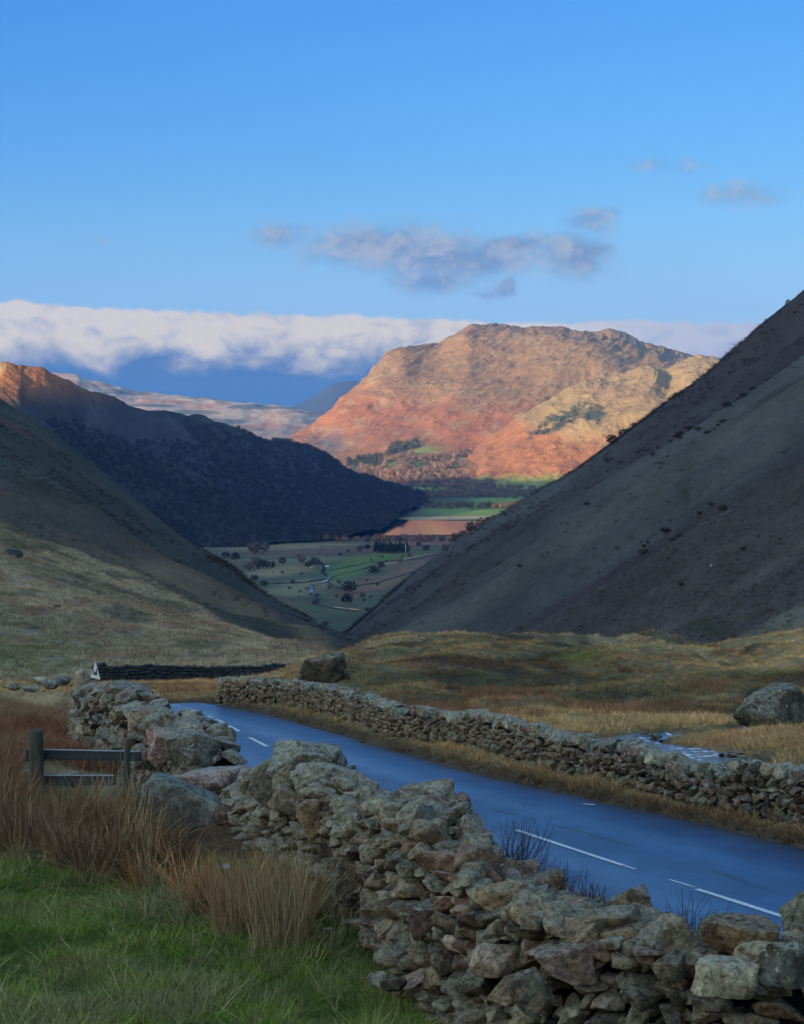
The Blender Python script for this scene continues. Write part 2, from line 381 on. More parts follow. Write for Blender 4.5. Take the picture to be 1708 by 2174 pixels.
# extend: towards the camera's right, and bending left beyond the crest
pre = [fe[0] + d0 * k for k in (60, 40, 25, 12, 6)]
de = fe[-1] - fe[-8]; de /= np.linalg.norm(de)
post = []; q = fe[-1].copy(); a = math.atan2(de[1], de[0])
for i in range(40):
    a += R(2.2) if i < 26 else R(-1.0); q = q + np.array((math.cos(a), math.sin(a))) * 1.5; post.append(q.copy())
fe = np.vstack([pre, fe, post]); fe, _ = resample(fe, 1.0); fe = smooth_path(fe, 6)
tan = np.gradient(fe, axis=0); tan /= np.linalg.norm(tan, axis=1)[:, None]
side = np.stack([-tan[:, 1], tan[:, 0]], -1)   # left of travel (away) = towards near side
cl_xy = fe + side * HALF
def dist_path(X, Y, path):
    """distance to polyline, index of nearest point, signed side"""
    P_ = np.stack([np.ravel(X), np.ravel(Y)], -1)
    best = np.full(len(P_), 1e9); arc = np.zeros(len(P_)); sg = np.zeros(len(P_)); acc = 0
    for i in range(len(path) - 1):
        a_, b_ = path[i], path[i + 1]; ab = b_ - a_; L = np.linalg.norm(ab) + 1e-9
        t_ = np.clip(((P_ - a_) @ ab) / L ** 2, 0, 1); c_ = a_ + t_[:, None] * ab
        d_ = np.linalg.norm(P_ - c_, axis=1); k_ = d_ < best
        best[k_] = d_[k_]; arc[k_] = (acc + t_ * L)[k_]
        cr = ab[0] * (P_[:, 1] - a_[1]) - ab[1] * (P_[:, 0] - a_[0]); sg[k_] = np.sign(cr)[k_]
        acc += L
    return best.reshape(np.shape(X)), arc.reshape(np.shape(X)), sg.reshape(np.shape(X))
clr = cl_xy[::2]

ctrl = []
def C(px, py, Y): ctrl.append(P(px, py, Y))
def CX(X, Y, z): ctrl.append(np.array((X, Y, z)))
for X in (-14, -5, 0, 5, 14):                  # the bank the camera stands on
    CX(X, -12, -.6 - .02 * X * X * .1); CX(X, -2, -1.6); CX(X, 4, -2.5)
    CX(X, 8.5, -3.6 if X < 3 else -4.0)
for px in (-900, 0, 450, 900): C(px, 2174, 13.2)
for px in (-400, 0, 300): C(px, 1900, 17.4)
C(560, 1790, 19.2); C(768, 1925, 16.4); C(640, 1850, 17.8)
for px in (-300, 0, 300): C(px, 1700, 22.5)
C(430, 1712, 21.8); C(500, 1735, 20.8)
CX(1.0, 12, -4.45); CX(2.5, 11, -4.45); CX(5, 11, -4.5); CX(9, 11, -4.9)
C(165, 1605, 28); C(0, 1600, 29); C(-300, 1600, 29); C(0, 1530, 42); C(120, 1530, 42); C(-300, 1520, 42)
C(0, 1474, 60); C(150, 1480, 58); C(-400, 1474, 60)
C(0, 1478, 85); C(-400, 1478, 85); C(200, 1480, 85)
C(330, 1490, 82); C(450, 1490, 80); C(330, 1462, 96); C(450, 1462, 96); C(300, 1446, 118); C(600, 1446, 118); C(0, 1452, 120); C(-400, 1452, 120)
C(300, 1425, 145); C(0, 1425, 150); C(600, 1420, 150); C(-600, 1425, 150)
CX(-1.5, 26, -5.9); CX(-3.6, 30, -6.9); CX(.8, 21, -5.3); CX(1.8, 17, -5.0); CX(3, 14, -4.8)
# right of the road wall
for (x, y, Y) in [(1708, 1650, 34.5), (1500, 1640, 38), (1300, 1610, 42.5), (1140, 1580, 46), (1000, 1565, 51), (860, 1545, 57), (700, 1500, 66), (560, 1465, 78),
                  (2200, 1700, 34), (1708, 1580, 43), (1500, 1600, 45), (1350, 1560, 50), (1150, 1540, 55), (1000, 1520, 60),
                  (1708, 1520, 58), (1500, 1510, 62), (1300, 1510, 65), (1100, 1490, 70), (900, 1480, 76), (700, 1452, 88), (2200, 1520, 58),
                  (1708, 1450, 80), (1500, 1445, 84), (1300, 1440, 86), (1100, 1440, 88), (900, 1430, 95), (2200, 1450, 80),
                  (1708, 1400, 108), (1500, 1402, 112), (1300, 1405, 108), (1100, 1400, 112), (900, 1395, 118), (760, 1405, 120), (700, 1425, 112), (2200, 1400, 108),
                  (740, 1428, 132), (830, 1412, 140), (920, 1402, 144), (1000, 1396, 148), (1060, 1390, 150), (1110, 1392, 150), (1150, 1382, 150), (1210, 1376, 150),
                  (1275, 1392, 150), (1330, 1376, 150), (1400, 1384, 148), (1480, 1408, 142), (1540, 1408, 138), (1620, 1392, 134), (1708, 1376, 132), (2200, 1354, 132), (650, 1444, 150)]:
    C(x, y, Y)
for X in (-60, -20, 0, 20, 45, 80): CX(X, 185, -29.5 - .0 * X); CX(X, 240, -52)
for X in (30, 60): CX(X, 20, -7); CX(X, -10, -4)
for X in (-30, -60): CX(X, 20, -4.5); CX(X, -10, -1); CX(X, 60, -9)
ctrl = np.array(ctrl)
def feat(X, Y):
    D = np.maximum(np.asarray(Y, float) + 18.0, 2.0)
    return np.stack([np.asarray(X, float) / D * 2.0, np.log(D) * 1.3], -1), D
def tps_phi(d2): return 0.5 * d2 * np.log(d2 + 1e-12)
cf, cD = feat(ctrl[:, 0], ctrl[:, 1]); n = len(cf)
d2 = ((cf[:, None] - cf[None]) ** 2).sum(-1)
A = np.zeros((n + 3, n + 3)); A[:n, :n] = tps_phi(d2) + np.eye(n) * 2e-6; A[:n, n] = 1; A[:n, n + 1:] = cf; A[n, :n] = 1; A[n + 1:, :n] = cf.T
sol = np.linalg.solve(A, np.r_[ctrl[:, 2] / cD, 0, 0, 0])
def base_h(X, Y):
    X = np.asarray(X, float); Y = np.asarray(Y, float); sh = X.shape
    f_, D = feat(X.ravel(), Y.ravel()); out = np.empty(len(f_))
    for i in range(0, len(f_), 40000):
        s_ = slice(i, i + 40000)
        dd = ((f_[s_, None] - cf[None]) ** 2).sum(-1)
        out[s_] = (tps_phi(dd) @ sol[:n] + sol[n] + f_[s_] @ sol[n + 1:])
    return (out * D).reshape(sh)
MOUNDS = []
for (x, y, Y_, r_, h_) in [(800, 1385, 136, 5, 1.0), (920, 1356, 142, 8, .5), (1010, 1362, 148, 6, .6), (1110, 1372, 148, 3.5, -1.8), (1200, 1352, 148, 6, 1.5), (1275, 1368, 148, 2.6, -1.6), (1345, 1350, 148, 5, 1.3), (1500, 1390, 140, 8, -1.6), (1660, 1352, 136, 6, 1.2),
                       (1235, 1405, 118, 4, -1.3), (1000, 1400, 118, 5, .9), (1100, 1430, 96, 5, .7), (1350, 1405, 105, 6, .8), (900, 1450, 84, 4, .5), (1540, 1440, 84, 5, -.6), (1480, 1470, 72, 4, .5), (1250, 1470, 76, 4, -.5)]:
    q_ = P(x, y, Y_); MOUNDS.append((q_[0], q_[1], r_, h_ * .95))
stream_px = [(1640, 1440), (1608, 1470), (1600, 1500), (1565, 1528), (1480, 1540), (1380, 1545), (1312, 1554), (1365, 1560), (1412, 1574), (1468, 1584), (1515, 1600), (1550, 1626)]
stream_xy = None
def swidth(X, Y):
    d1 = np.min(np.stack([np.hypot(np.asarray(X) - q[0], np.asarray(Y) - q[1]) for q in sx_[6:, :2]]), 0)
    return np.interp(d1, [2.0, 6.0], [.78, .32]) * (1 + .38 * vn(np.asarray(X) * 1.1, np.asarray(Y) * .8, 71))
def H(X, Y, fine=True):
    X = np.asarray(X, float); Y = np.asarray(Y, float)
    z = base_h(X, Y)
    d, arc, sg = dist_path(X, Y, clr)
    moor = sstep(Y, 30, 60) * sstep(d, 4, 9) * (.12 + .88 * sstep(X / np.maximum(Y, 1), -.085, -.03))
    if stream_xy is not None: moor = moor * sstep(dist_path(X, Y, stream_xy[::2])[0], 1.5, 7)
    z = z + moor * (fbm(X / 9, Y / 11, 4, 3) * .75 * sstep(Y, 40, 70) + np.maximum(fbm(X / 3.2, Y / 4.2, 3, 8), -.1) * .75) * np.interp(Y, [90, 150], [1, .4])
    for mx, my, mr, mh in MOUNDS: z = z + mh * np.exp(-((X - mx) ** 2 + ((Y - my) * .8) ** 2) / mr ** 2)
    st = fbm(X / 13 + 5, Y / 7, 3, 44); z = z + moor * .8 * sstep(st, -.04, .05) * sstep(Y, 55, 75)
    z = z + .05 * fbm(X / 1.2, Y / 1.2, 3, 21) * sstep(d, 3, 5)
    # verge, then the road corridor
    rz_ = road_z(X, Y)
    verge = rz_ + .10 + .25 * sstep(d, 3.0, 4.6) * (1 + .6 * vn(X / 2.5, Y / 2.5, 4)) + .04 * fbm(X / .6, Y / .6, 2, 12)
    wv = 1 - sstep(d, 4.3, 7.5)
    near_side = (sg > 0)
    wv = np.where(near_side, 1 - sstep(d, 3.4, 8.0), wv)
    wv = wv * sstep(Y, 12, 18) * (1 - sstep(-.36 * X + .93 * Y, 68, 80) * .0)
    z = z * (1 - wv) + verge * wv
    wr = 1 - sstep(d, HALF - .05, HALF + .35)
    z = z * (1 - wr) + (rz_ - .07) * wr
    if stream_xy is not None:
        ds, _, _ = dist_path(X, Y, stream_xy)
        wS = swidth(X, Y); z = z - (.36 - .04 * sstep(wS, .4, 1.0)) * np.exp(-(ds / (wS + .12)) ** 4)
    return z
def hit(px, py, Y0=8.0, Y1=200.0, n=700, fn=None):
    Ys = np.exp(np.linspace(math.log(Y0), math.log(Y1), n)); pts = P(np.full(n, px), np.full(n, py), Ys)
    h = (fn or H)(pts[:, 0], pts[:, 1]); k = np.argmax(pts[:, 2] < h)
    if k == 0: k = n - 1
    a_, b_ = pts[k - 1], pts[k]; ha, hb = h[k - 1] - a_[2], h[k] - b_[2]
    t_ = 0 if hb == ha else np.clip(-ha / (hb - ha), 0, 1)
    return a_ + (b_ - a_) * t_
sx_ = np.array([hit(x, y) for x, y in stream_px]); stream_xy, _ = resample(sx_[:, :2], .8); stream_xy = smooth_path(stream_xy, 2)

# zone colours and painted relief shade of the near ground, by place (projected from the ground's own points)
def blob(px, py, cx, cy, rx, ry, ang=0.0, soft=1.0):
    c_, s_ = math.cos(R(ang)), math.sin(R(ang)); dx, dy = px - cx, py - cy
    u_ = (dx * c_ - dy * s_) / rx; v_ = (dx * s_ + dy * c_) / ry
    return np.exp(-(u_ * u_ + v_ * v_) ** soft)
def lerp(c, k, col): return c * (1 - k[..., None]) + np.asarray(col) * k[..., None]
def near_col(X, Y, Z):
    px, py = proj(np.stack([X, Y, Z], -1))
    nA = fbm(X / 6, Y / 6, 4, 31) * .5 + .5; nB = fbm(X / 2, Y / 3, 4, 37) * .5 + .5; nC = fbm(X / 14, Y / 20, 3, 41) * .5 + .5
    c = np.broadcast_to(STRAW * .62, X.shape + (3,)).copy()
    c = lerp(c, sstep(nA, .42, .62) * .8, OLIVE); c = lerp(c, sstep(nB, .5, .75) * .7, BROWN * 1.1)
    c = lerp(c, sstep(nC, .68, .8) * .4, GREEN * 1.2)
    for (x, y, a_, b_, col_, s_) in [(880, 1520, 220, 26, BROWN * 1.25, .8), (1300, 1500, 120, 20, BROWN * 1.1, .7), (1250, 1590, 110, 22, np.array((.19, .085, .04)), .9),
                                     (1230, 1395, 70, 20, GREEN * .8, .6), (1640, 1430, 90, 10, GREEN * 1.1, .55), (1500, 1340, 260, 14, STRAW * .8, .6), (1550, 1412, 160, 12, STRAW * .95, .8), (1320, 1360, 60, 10, STRAW * .8, .6),
                                     (1010, 1435, 40, 10, GREEN, .8), (900, 1365, 120, 14, STRAW * .72, .6), (1180, 1350, 90, 10, STRAW * .7, .5), (1560, 1385, 60, 14, BROWN, .8), (1200, 1450, 300, 12, OLIVE * 1.1, .3),
                                     (390, 1465, 120, 26, BROWN * 1.1, .85), (60, 1545, 160, 60, np.array((.20, .085, .045)), .9), (60, 1480, 160, 12, STRAW * .7, .7), (1080, 1370, 40, 14, BROWN, .5)]:
        c = lerp(c, blob(px, py, x, y, a_, b_, 0, 1.3) * s_, col_)
    st = fbm(X / 13 + 5, Y / 7, 3, 44); c = lerp(c, np.exp(-((st - .0) / .07) ** 2) * sstep(Y, 55, 75) * .75, np.array((.055, .045, .03)))  # peat bank steps, with the shade under them painted dark
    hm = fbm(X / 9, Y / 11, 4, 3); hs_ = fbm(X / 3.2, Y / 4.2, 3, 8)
    c = lerp(c, sstep(hs_, .05, -.25) * .85 * sstep(Y, 40, 60), np.array((.060, .045, .028))); c = lerp(c, sstep(hm, .0, .3) * .75 * sstep(Y, 40, 60), STRAW * 1.05)  # relief shading painted in: dark peaty hollows, pale humps
    c = lerp(c, sstep(hm, -.15, -.5) * .6 * sstep(Y, 40, 60), np.array((.10, .10, .05)))  # broad dips toned down in colour the same way
    # mown green in the foreground, brown litter under the rushes
    fg = 1 - sstep(Y, 19.5, 22.5)
    gline = py - (1815 + 45 * np.sin(px / 90.0) + (px - 0) * .16)
    g = sstep(gline + 80 * (nB - .5), -20, 60) * fg
    c = lerp(c, fg * sstep(nA, 0, .1), BROWN * .75); c = lerp(c, g, GREEN * .8)
    d, arc, sg = dist_path(X, Y, clr)
    vg = (1 - sstep(d, 5.0, 6.5)) * sstep(Y, 20, 24)
    c = lerp(c, vg * .85, STRAW * .75); c = lerp(c, vg * sstep(nB, .45, .65) * .6, OLIVE * 1.2)
    c = lerp(c, (1 - sstep(d, HALF + .1, HALF + .9)) * .9, DIRT)
    ds, _, _ = dist_path(X, Y, stream_xy); sw_ = swidth(X, Y); c = lerp(c, (1 - sstep(ds, sw_ * .8, sw_ + .35)) * .85, DIRT * .6)
    return c

nu, nv = 520, 620
vv = np.linspace(math.log(4.0), math.log(262.0), nv); Yg = np.exp(vv) - 18.0
s_ = np.linspace(-1, 1, nu); ug = .30 * s_ + 1.3 * np.sign(s_) * np.abs(s_) ** 5
Dg = Yg + 18.0
YY = np.broadcast_to(Yg[None, :], (nu, nv)); XX = ug[:, None] * (Dg[None, :] + 6)
ZZ = H(XX, YY)
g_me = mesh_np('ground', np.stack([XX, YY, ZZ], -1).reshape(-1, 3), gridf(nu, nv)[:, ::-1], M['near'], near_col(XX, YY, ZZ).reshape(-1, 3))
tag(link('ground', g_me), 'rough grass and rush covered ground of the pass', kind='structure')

# ------------------------------------------------------------------ road and its markings
keep = cl_xy
T = np.gradient(keep, axis=0); T /= np.linalg.norm(T, axis=1)[:, None]; N_ = np.stack([-T[:, 1], T[:, 0]], -1)
arc = np.r_[0, np.cumsum(np.linalg.norm(np.diff(keep, axis=0), axis=1))]
lats = np.linspace(-1, 1, 13); V = []; LA = []; LO = []
for j, la in enumerate(lats):
    w_ = la * (HALF + (0.10 * vn(arc / 1.7, 0 * arc + la * 3, 5) if abs(la) > .99 else 0))
    xy = keep - N_ * w_[:, None] if isinstance(w_, np.ndarray) else keep - N_ * w_
    z = road_z(xy[:, 0], xy[:, 1]) - .03 * la * la
    V.append(np.c_[xy, z]); LA.append(np.full(len(xy), la)); LO.append(arc)
V = np.concatenate(V)
r_me = mesh_np('road', V, gridf(len(lats), len(keep)), M['asphalt'], extra={'lat': np.concatenate(LA), 'lon': np.concatenate(LO)})
road = tag(link('road', r_me), 'narrow wet blue-grey tarmac road curving away between stone walls', kind='structure')
def mark(pa, pb, wd):
    a_, b_ = on_road(*pa), on_road(*pb); nseg = 6
    ts = np.linspace(0, 1, nseg)[:, None]; c_ = a_ + (b_ - a_) * ts; d_ = (b_ - a_) / np.linalg.norm(b_ - a_); n_ = np.array((-d_[1], d_[0])) * wd / 2
    vs = np.r_[c_ - n_, c_ + n_]
    vs = vs + RNG.normal(0, .006, vs.shape)
    z = road_z(vs[:, 0], vs[:, 1]) + .006
    o = link('road_marking', mesh_np('road_marking', np.c_[vs, z], gridf(2, nseg), M['paint']), road); return o
for pa, pb, wd in [((1095, 1762), (1325, 1838), .11), ((1328, 1839), (1350, 1846), .05), ((1422, 1868), (1475, 1884), .05), ((1480, 1888), (1690, 1955), .11), ((1760, 1980), (1850, 2010), .11),
                   ((597, 1597), (607, 1603), .11), ((530, 1566), (568, 1585), .11), ((486, 1541), (509, 1553), .11), ((458, 1527), (480, 1536), .10), ((441, 1520), (452, 1524), .10), ((398, 1507), (421, 1511), .10), ((366, 1496), (384, 1500), .10),
                   ((1240, 1707), (1246, 1708), .1), ((1250, 1708), (1262, 1709), .1)]:
    mark(pa, pb, wd)

# ------------------------------------------------------------------ lofted hills
def cr(vals, n):
    """Catmull-Rom resample of vals (k, d) to n rows"""
    v = np.asarray(vals, float); k = len(v); t = np.linspace(0, k - 1, n); i = np.clip(np.floor(t).astype(int), 0, k - 2); f = (t - i)[:, None]
    ext = np.vstack([2 * v[0] - v[1], v, 2 * v[-1] - v[-2]]); p0, p1_, p2, p3 = ext[i], ext[i + 1], ext[i + 2], ext[i + 3]
    return .5 * ((2 * p1_) + (-p0 + p2) * f + (2 * p0 - 5 * p1_ + 4 * p2 - p3) * f * f + (-p0 + 3 * p1_ - 3 * p2 + p3) * f ** 3)
def resrow(row, xs):
    row = np.array(row, float); o = np.argsort(row[:, 0]); row = row[o]
    return np.stack([xs, np.interp(xs, row[:, 0], row[:, 1]), 1.0 / np.interp(xs, row[:, 0], 1.0 / row[:, 2])], -1)
def loft(name, rows, xs, nu, nv, disp, colf, mat, label, weights=None, back=None):
    """rows: near to far, each a list of (px, py, Y); columns share px. back: (dY, dz) rows added behind the crest"""
    G = []
    for r_ in rows:
        q = resrow(r_, np.array(xs, float)); q[:, 2] = 1.0 / q[:, 2]; G.append(q)
    G = np.array(G)                             # rows, cols, 3
    cols = np.array([cr(G[i], nu) for i in range(len(G))])        # rows, nu, 3
    if weights is None: full = np.array([cr(cols[:, j], nv) for j in range(nu)])   # nu, nv, 3
    else:
        tt = np.interp(np.linspace(0, 1, nv), np.linspace(0, 1, len(weights)), weights)
        full = np.stack([np.stack([np.interp(tt, np.linspace(0, 1, len(G)), cols[:, j, c_]) for c_ in range(3)], -1) for j in range(nu)])
    pts = P(full[..., 0], full[..., 1], 1.0 / full[..., 2])
    scr = full[..., :2].copy()
    if back:
        add = []; sc_ = []
        for (dY, dz) in back:
            e = pts[:, -1].copy(); e[:, 0] *= (e[:, 1] + dY) / e[:, 1]; e[:, 1] += dY; e[:, 2] += dz; add.append(e); sc_.append(scr[:, -1])
        pts = np.concatenate([pts, np.stack(add, 1)], 1); scr = np.concatenate([scr, np.stack(sc_, 1)], 1)
    X, Y, Z = pts[..., 0], pts[..., 1], pts[..., 2]
    tpar = np.linspace(0, 1, pts.shape[1])[None, :] * np.ones_like(X)
    Z = Z + disp(X, Y, Z, scr[..., 0], scr[..., 1])
    pts = np.stack([X, Y, Z], -1)
    c = colf(X, Y, Z, scr[..., 0], scr[..., 1])
    me = mesh_np(name, pts.reshape(-1, 3), gridf(*X.shape)[:, ::-1], mat, c.reshape(-1, 3))
    o = tag(link(name, me), label, kind='structure')
    return o, pts, scr

# -- near left spur
def d_spur(X, Y, Z, px, py): return fbm(X / 30, Y / 40, 5, 50) * 2.2 + fbm(X / 60, Y / 12, 3, 55) * 1.2 + fbm(X / 5, Y / 6, 3, 51) * .5
def c_spur(X, Y, Z, px, py):
    nA = fbm(X / 20, Y / 30, 5, 60) * .5 + .5; nB = fbm(X / 6, Y / 9, 4, 63) * .5 + .5
    c = np.broadcast_to(np.array((.40, .295, .175)), X.shape + (3,)).copy(); c = lerp(c, sstep(nA, .45, .65) * .7, np.array((.25, .195, .115))); c = lerp(c, sstep(nB, .5, .7) * .7, np.array((.26, .155, .10))); c = lerp(c, sstep(nB, .40, .28) * .6, np.array((.07, .07, .045)))
    c = lerp(c, blob(px, py, 30, 1400, 120, 60) * .6, GREEN * 1.1)
    # dark gully band running down the spur
    yl = np.interp(px, [-300, 0, 200, 400, 600, 700], [960, 1103, 1172, 1262, 1350, 1390])
    return c
spur_x = [-1600, -900, -500, -250, 0, 100, 200, 300, 400, 500, 600, 660, 700, 760, 820]
spur_o, spur_pts, spur_scr = loft('near_spur',
    [[(-1600, 1560, 60), (-900, 1520, 80), (-500, 1500, 95), (0, 1490, 105), (400, 1480, 112), (700, 1470, 118), (820, 1465, 120)],
     [(-1600, 1300, 130), (-900, 1330, 130), (-500, 1370, 135), (0, 1405, 140), (300, 1420, 142), (600, 1425, 146), (820, 1435, 150)],
     [(-1600, 800, 200), (-900, 1000, 205), (-500, 1150, 205), (0, 1260, 205), (300, 1330, 200), (600, 1390, 185), (700, 1415, 180), (820, 1440, 175)],
     [(-1600, 250, 290), (-900, 650, 290), (-500, 880, 290), (0, 1104, 290), (100, 1138, 285), (200, 1175, 280), (300, 1212, 275), (400, 1262, 270), (500, 1310, 260), (600, 1353, 250), (660, 1380, 240), (700, 1400, 235), (760, 1425, 225), (820, 1450, 215)]],
    spur_x, 420, 260, d_spur, c_spur, M['hillL'], 'pale grassy spur sloping down from the left', back=[(8, -2), (30, -12), (70, -34)])

# -- left hillside behind the spur
def d_left(X, Y, Z, px, py): return (.2 + .8 * sstep(py - np.interp(px, [0, 100, 200, 310, 400, 490, 540, 620, 700, 780], [845, 908, 985, 1075, 1145, 1197, 1240, 1292, 1334, 1366]), 0, 60)) * (fbm(X / 250, Y / 45, 5, 70) * 7 + fbm(X / 90, Y / 120, 4, 72) * 5 + fbm(X / 16, Y / 20, 3, 73) * 1.2)
def c_left(X, Y, Z, px, py):
    nA = fbm(X / 120, Y / 60, 5, 80) * .5 + .5; nB = fbm(X / 200, Y / 26, 4, 83) * .5 + .5
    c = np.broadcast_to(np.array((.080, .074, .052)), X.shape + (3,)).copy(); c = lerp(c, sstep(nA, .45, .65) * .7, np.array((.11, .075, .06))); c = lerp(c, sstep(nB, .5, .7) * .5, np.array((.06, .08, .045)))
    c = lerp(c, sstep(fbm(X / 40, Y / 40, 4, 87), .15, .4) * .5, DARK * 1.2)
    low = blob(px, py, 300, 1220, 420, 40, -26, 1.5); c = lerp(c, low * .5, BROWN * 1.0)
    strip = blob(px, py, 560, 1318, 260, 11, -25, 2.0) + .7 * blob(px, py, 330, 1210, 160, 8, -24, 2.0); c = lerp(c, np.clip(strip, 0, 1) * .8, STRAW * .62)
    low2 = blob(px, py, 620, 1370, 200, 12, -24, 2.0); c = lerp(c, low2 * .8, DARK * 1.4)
    return c
left_x = [-3000, -1800, -1000, -500, -200, 0, 50, 100, 200, 310, 400, 490, 540, 620, 700, 780, 840, 900]
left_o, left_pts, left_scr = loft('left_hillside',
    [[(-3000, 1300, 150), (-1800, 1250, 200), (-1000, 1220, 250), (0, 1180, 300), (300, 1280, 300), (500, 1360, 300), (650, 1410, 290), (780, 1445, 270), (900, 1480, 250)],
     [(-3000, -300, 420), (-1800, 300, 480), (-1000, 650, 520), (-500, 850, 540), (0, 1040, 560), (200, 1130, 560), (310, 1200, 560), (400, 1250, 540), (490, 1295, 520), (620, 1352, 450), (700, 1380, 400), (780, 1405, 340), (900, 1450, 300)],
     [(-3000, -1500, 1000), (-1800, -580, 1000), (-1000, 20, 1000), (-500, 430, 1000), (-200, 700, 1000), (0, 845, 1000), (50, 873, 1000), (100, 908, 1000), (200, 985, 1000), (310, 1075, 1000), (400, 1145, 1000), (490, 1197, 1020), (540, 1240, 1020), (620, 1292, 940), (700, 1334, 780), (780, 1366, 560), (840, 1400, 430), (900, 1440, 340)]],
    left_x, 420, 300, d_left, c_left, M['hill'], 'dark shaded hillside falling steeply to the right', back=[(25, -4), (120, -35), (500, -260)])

# -- right hillside
def d_right(X, Y, Z, px, py):
    k = np.clip(Y / 500.0, .22, 1.8)
    g = fbm(X / 500 + 3, np.log(np.maximum(Y, 50)) * 9.0 + X / 900, 4, 90)
    sk = np.interp(px, [560, 700, 740, 800, 880, 960, 1050, 1150, 1230, 1300, 1400, 1500, 1600, 1708, 1900, 2300, 3000, 4200], [1460, 1368, 1334, 1281, 1216, 1156, 1097, 1036, 985, 932, 860, 785, 700, 624, 470, 200, -250, -900])
    fd = .10 + .90 * sstep(py - sk, 0, 90)
    return (g * 17 + fbm(X / 60, Y / 110, 4, 92) * 4 + fbm(X / 14, Y / 25, 3, 93) * 1.2) * k * fd - 2
def c_right(X, Y, Z, px, py):
    L = np.log(np.maximum(Y, 50)); g = fbm(X / 400 + 3, L * 11.0 + X / 700, 4, 95) * .5 + .5; nA = fbm(X / 80, Y / 140, 4, 96) * .5 + .5
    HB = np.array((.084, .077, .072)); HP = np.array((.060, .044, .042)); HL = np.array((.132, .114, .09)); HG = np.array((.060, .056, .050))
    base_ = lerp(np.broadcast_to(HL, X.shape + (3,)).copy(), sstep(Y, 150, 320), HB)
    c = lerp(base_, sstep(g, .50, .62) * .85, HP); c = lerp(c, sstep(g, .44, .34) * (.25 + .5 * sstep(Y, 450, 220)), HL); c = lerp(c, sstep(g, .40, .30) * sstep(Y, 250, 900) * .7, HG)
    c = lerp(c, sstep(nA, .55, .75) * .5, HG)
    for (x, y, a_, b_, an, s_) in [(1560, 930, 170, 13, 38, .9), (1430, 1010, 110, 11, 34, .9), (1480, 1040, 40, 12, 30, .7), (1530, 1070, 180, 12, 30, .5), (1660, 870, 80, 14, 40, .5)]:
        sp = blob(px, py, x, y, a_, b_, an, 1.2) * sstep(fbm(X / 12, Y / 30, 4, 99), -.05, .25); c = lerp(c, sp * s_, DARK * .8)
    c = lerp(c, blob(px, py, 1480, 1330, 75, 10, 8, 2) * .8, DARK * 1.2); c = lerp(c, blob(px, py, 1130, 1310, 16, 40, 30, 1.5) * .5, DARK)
    return c
right_x = [560, 700, 740, 800, 880, 960, 1050, 1150, 1230, 1300, 1400, 1500, 1600, 1708, 1900, 2300, 3000, 4200]
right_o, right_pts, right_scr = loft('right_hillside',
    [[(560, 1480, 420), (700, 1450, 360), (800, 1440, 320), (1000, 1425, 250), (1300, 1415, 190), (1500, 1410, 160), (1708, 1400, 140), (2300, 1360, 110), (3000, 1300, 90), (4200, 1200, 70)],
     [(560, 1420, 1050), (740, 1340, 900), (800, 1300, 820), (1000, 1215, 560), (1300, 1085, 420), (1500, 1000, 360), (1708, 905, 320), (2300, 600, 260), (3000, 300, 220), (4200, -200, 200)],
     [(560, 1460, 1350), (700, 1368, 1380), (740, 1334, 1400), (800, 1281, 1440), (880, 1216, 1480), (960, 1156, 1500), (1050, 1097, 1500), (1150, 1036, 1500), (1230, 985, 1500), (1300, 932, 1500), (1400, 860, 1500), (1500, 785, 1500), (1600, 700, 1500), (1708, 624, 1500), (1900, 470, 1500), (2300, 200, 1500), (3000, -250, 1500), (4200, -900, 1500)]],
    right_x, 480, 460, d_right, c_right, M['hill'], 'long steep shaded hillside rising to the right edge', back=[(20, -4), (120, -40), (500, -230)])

# -- dark blue mountain on the left, in shade
def d_mid(X, Y, Z, px, py): return fbm(X / 260, Y / 420, 5, 110) * 22 + fbm(X / 60, Y / 90, 4, 112) * 7 + fbm(X / 20, Y / 30, 3, 113) * 3
def c_mid(X, Y, Z, px, py):
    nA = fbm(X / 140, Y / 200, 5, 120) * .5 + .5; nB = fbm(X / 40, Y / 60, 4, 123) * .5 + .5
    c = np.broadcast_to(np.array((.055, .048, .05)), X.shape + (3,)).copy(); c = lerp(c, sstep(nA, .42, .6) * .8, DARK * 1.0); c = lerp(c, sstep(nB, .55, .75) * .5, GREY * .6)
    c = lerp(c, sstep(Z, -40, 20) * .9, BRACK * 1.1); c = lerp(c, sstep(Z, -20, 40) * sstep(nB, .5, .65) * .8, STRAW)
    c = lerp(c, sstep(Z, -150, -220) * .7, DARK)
    return c
mid_x = [-2600, -1400, -700, -300, 0, 60, 130, 190, 270, 330, 420, 500, 570, 620, 680, 740, 800, 860, 910, 960]
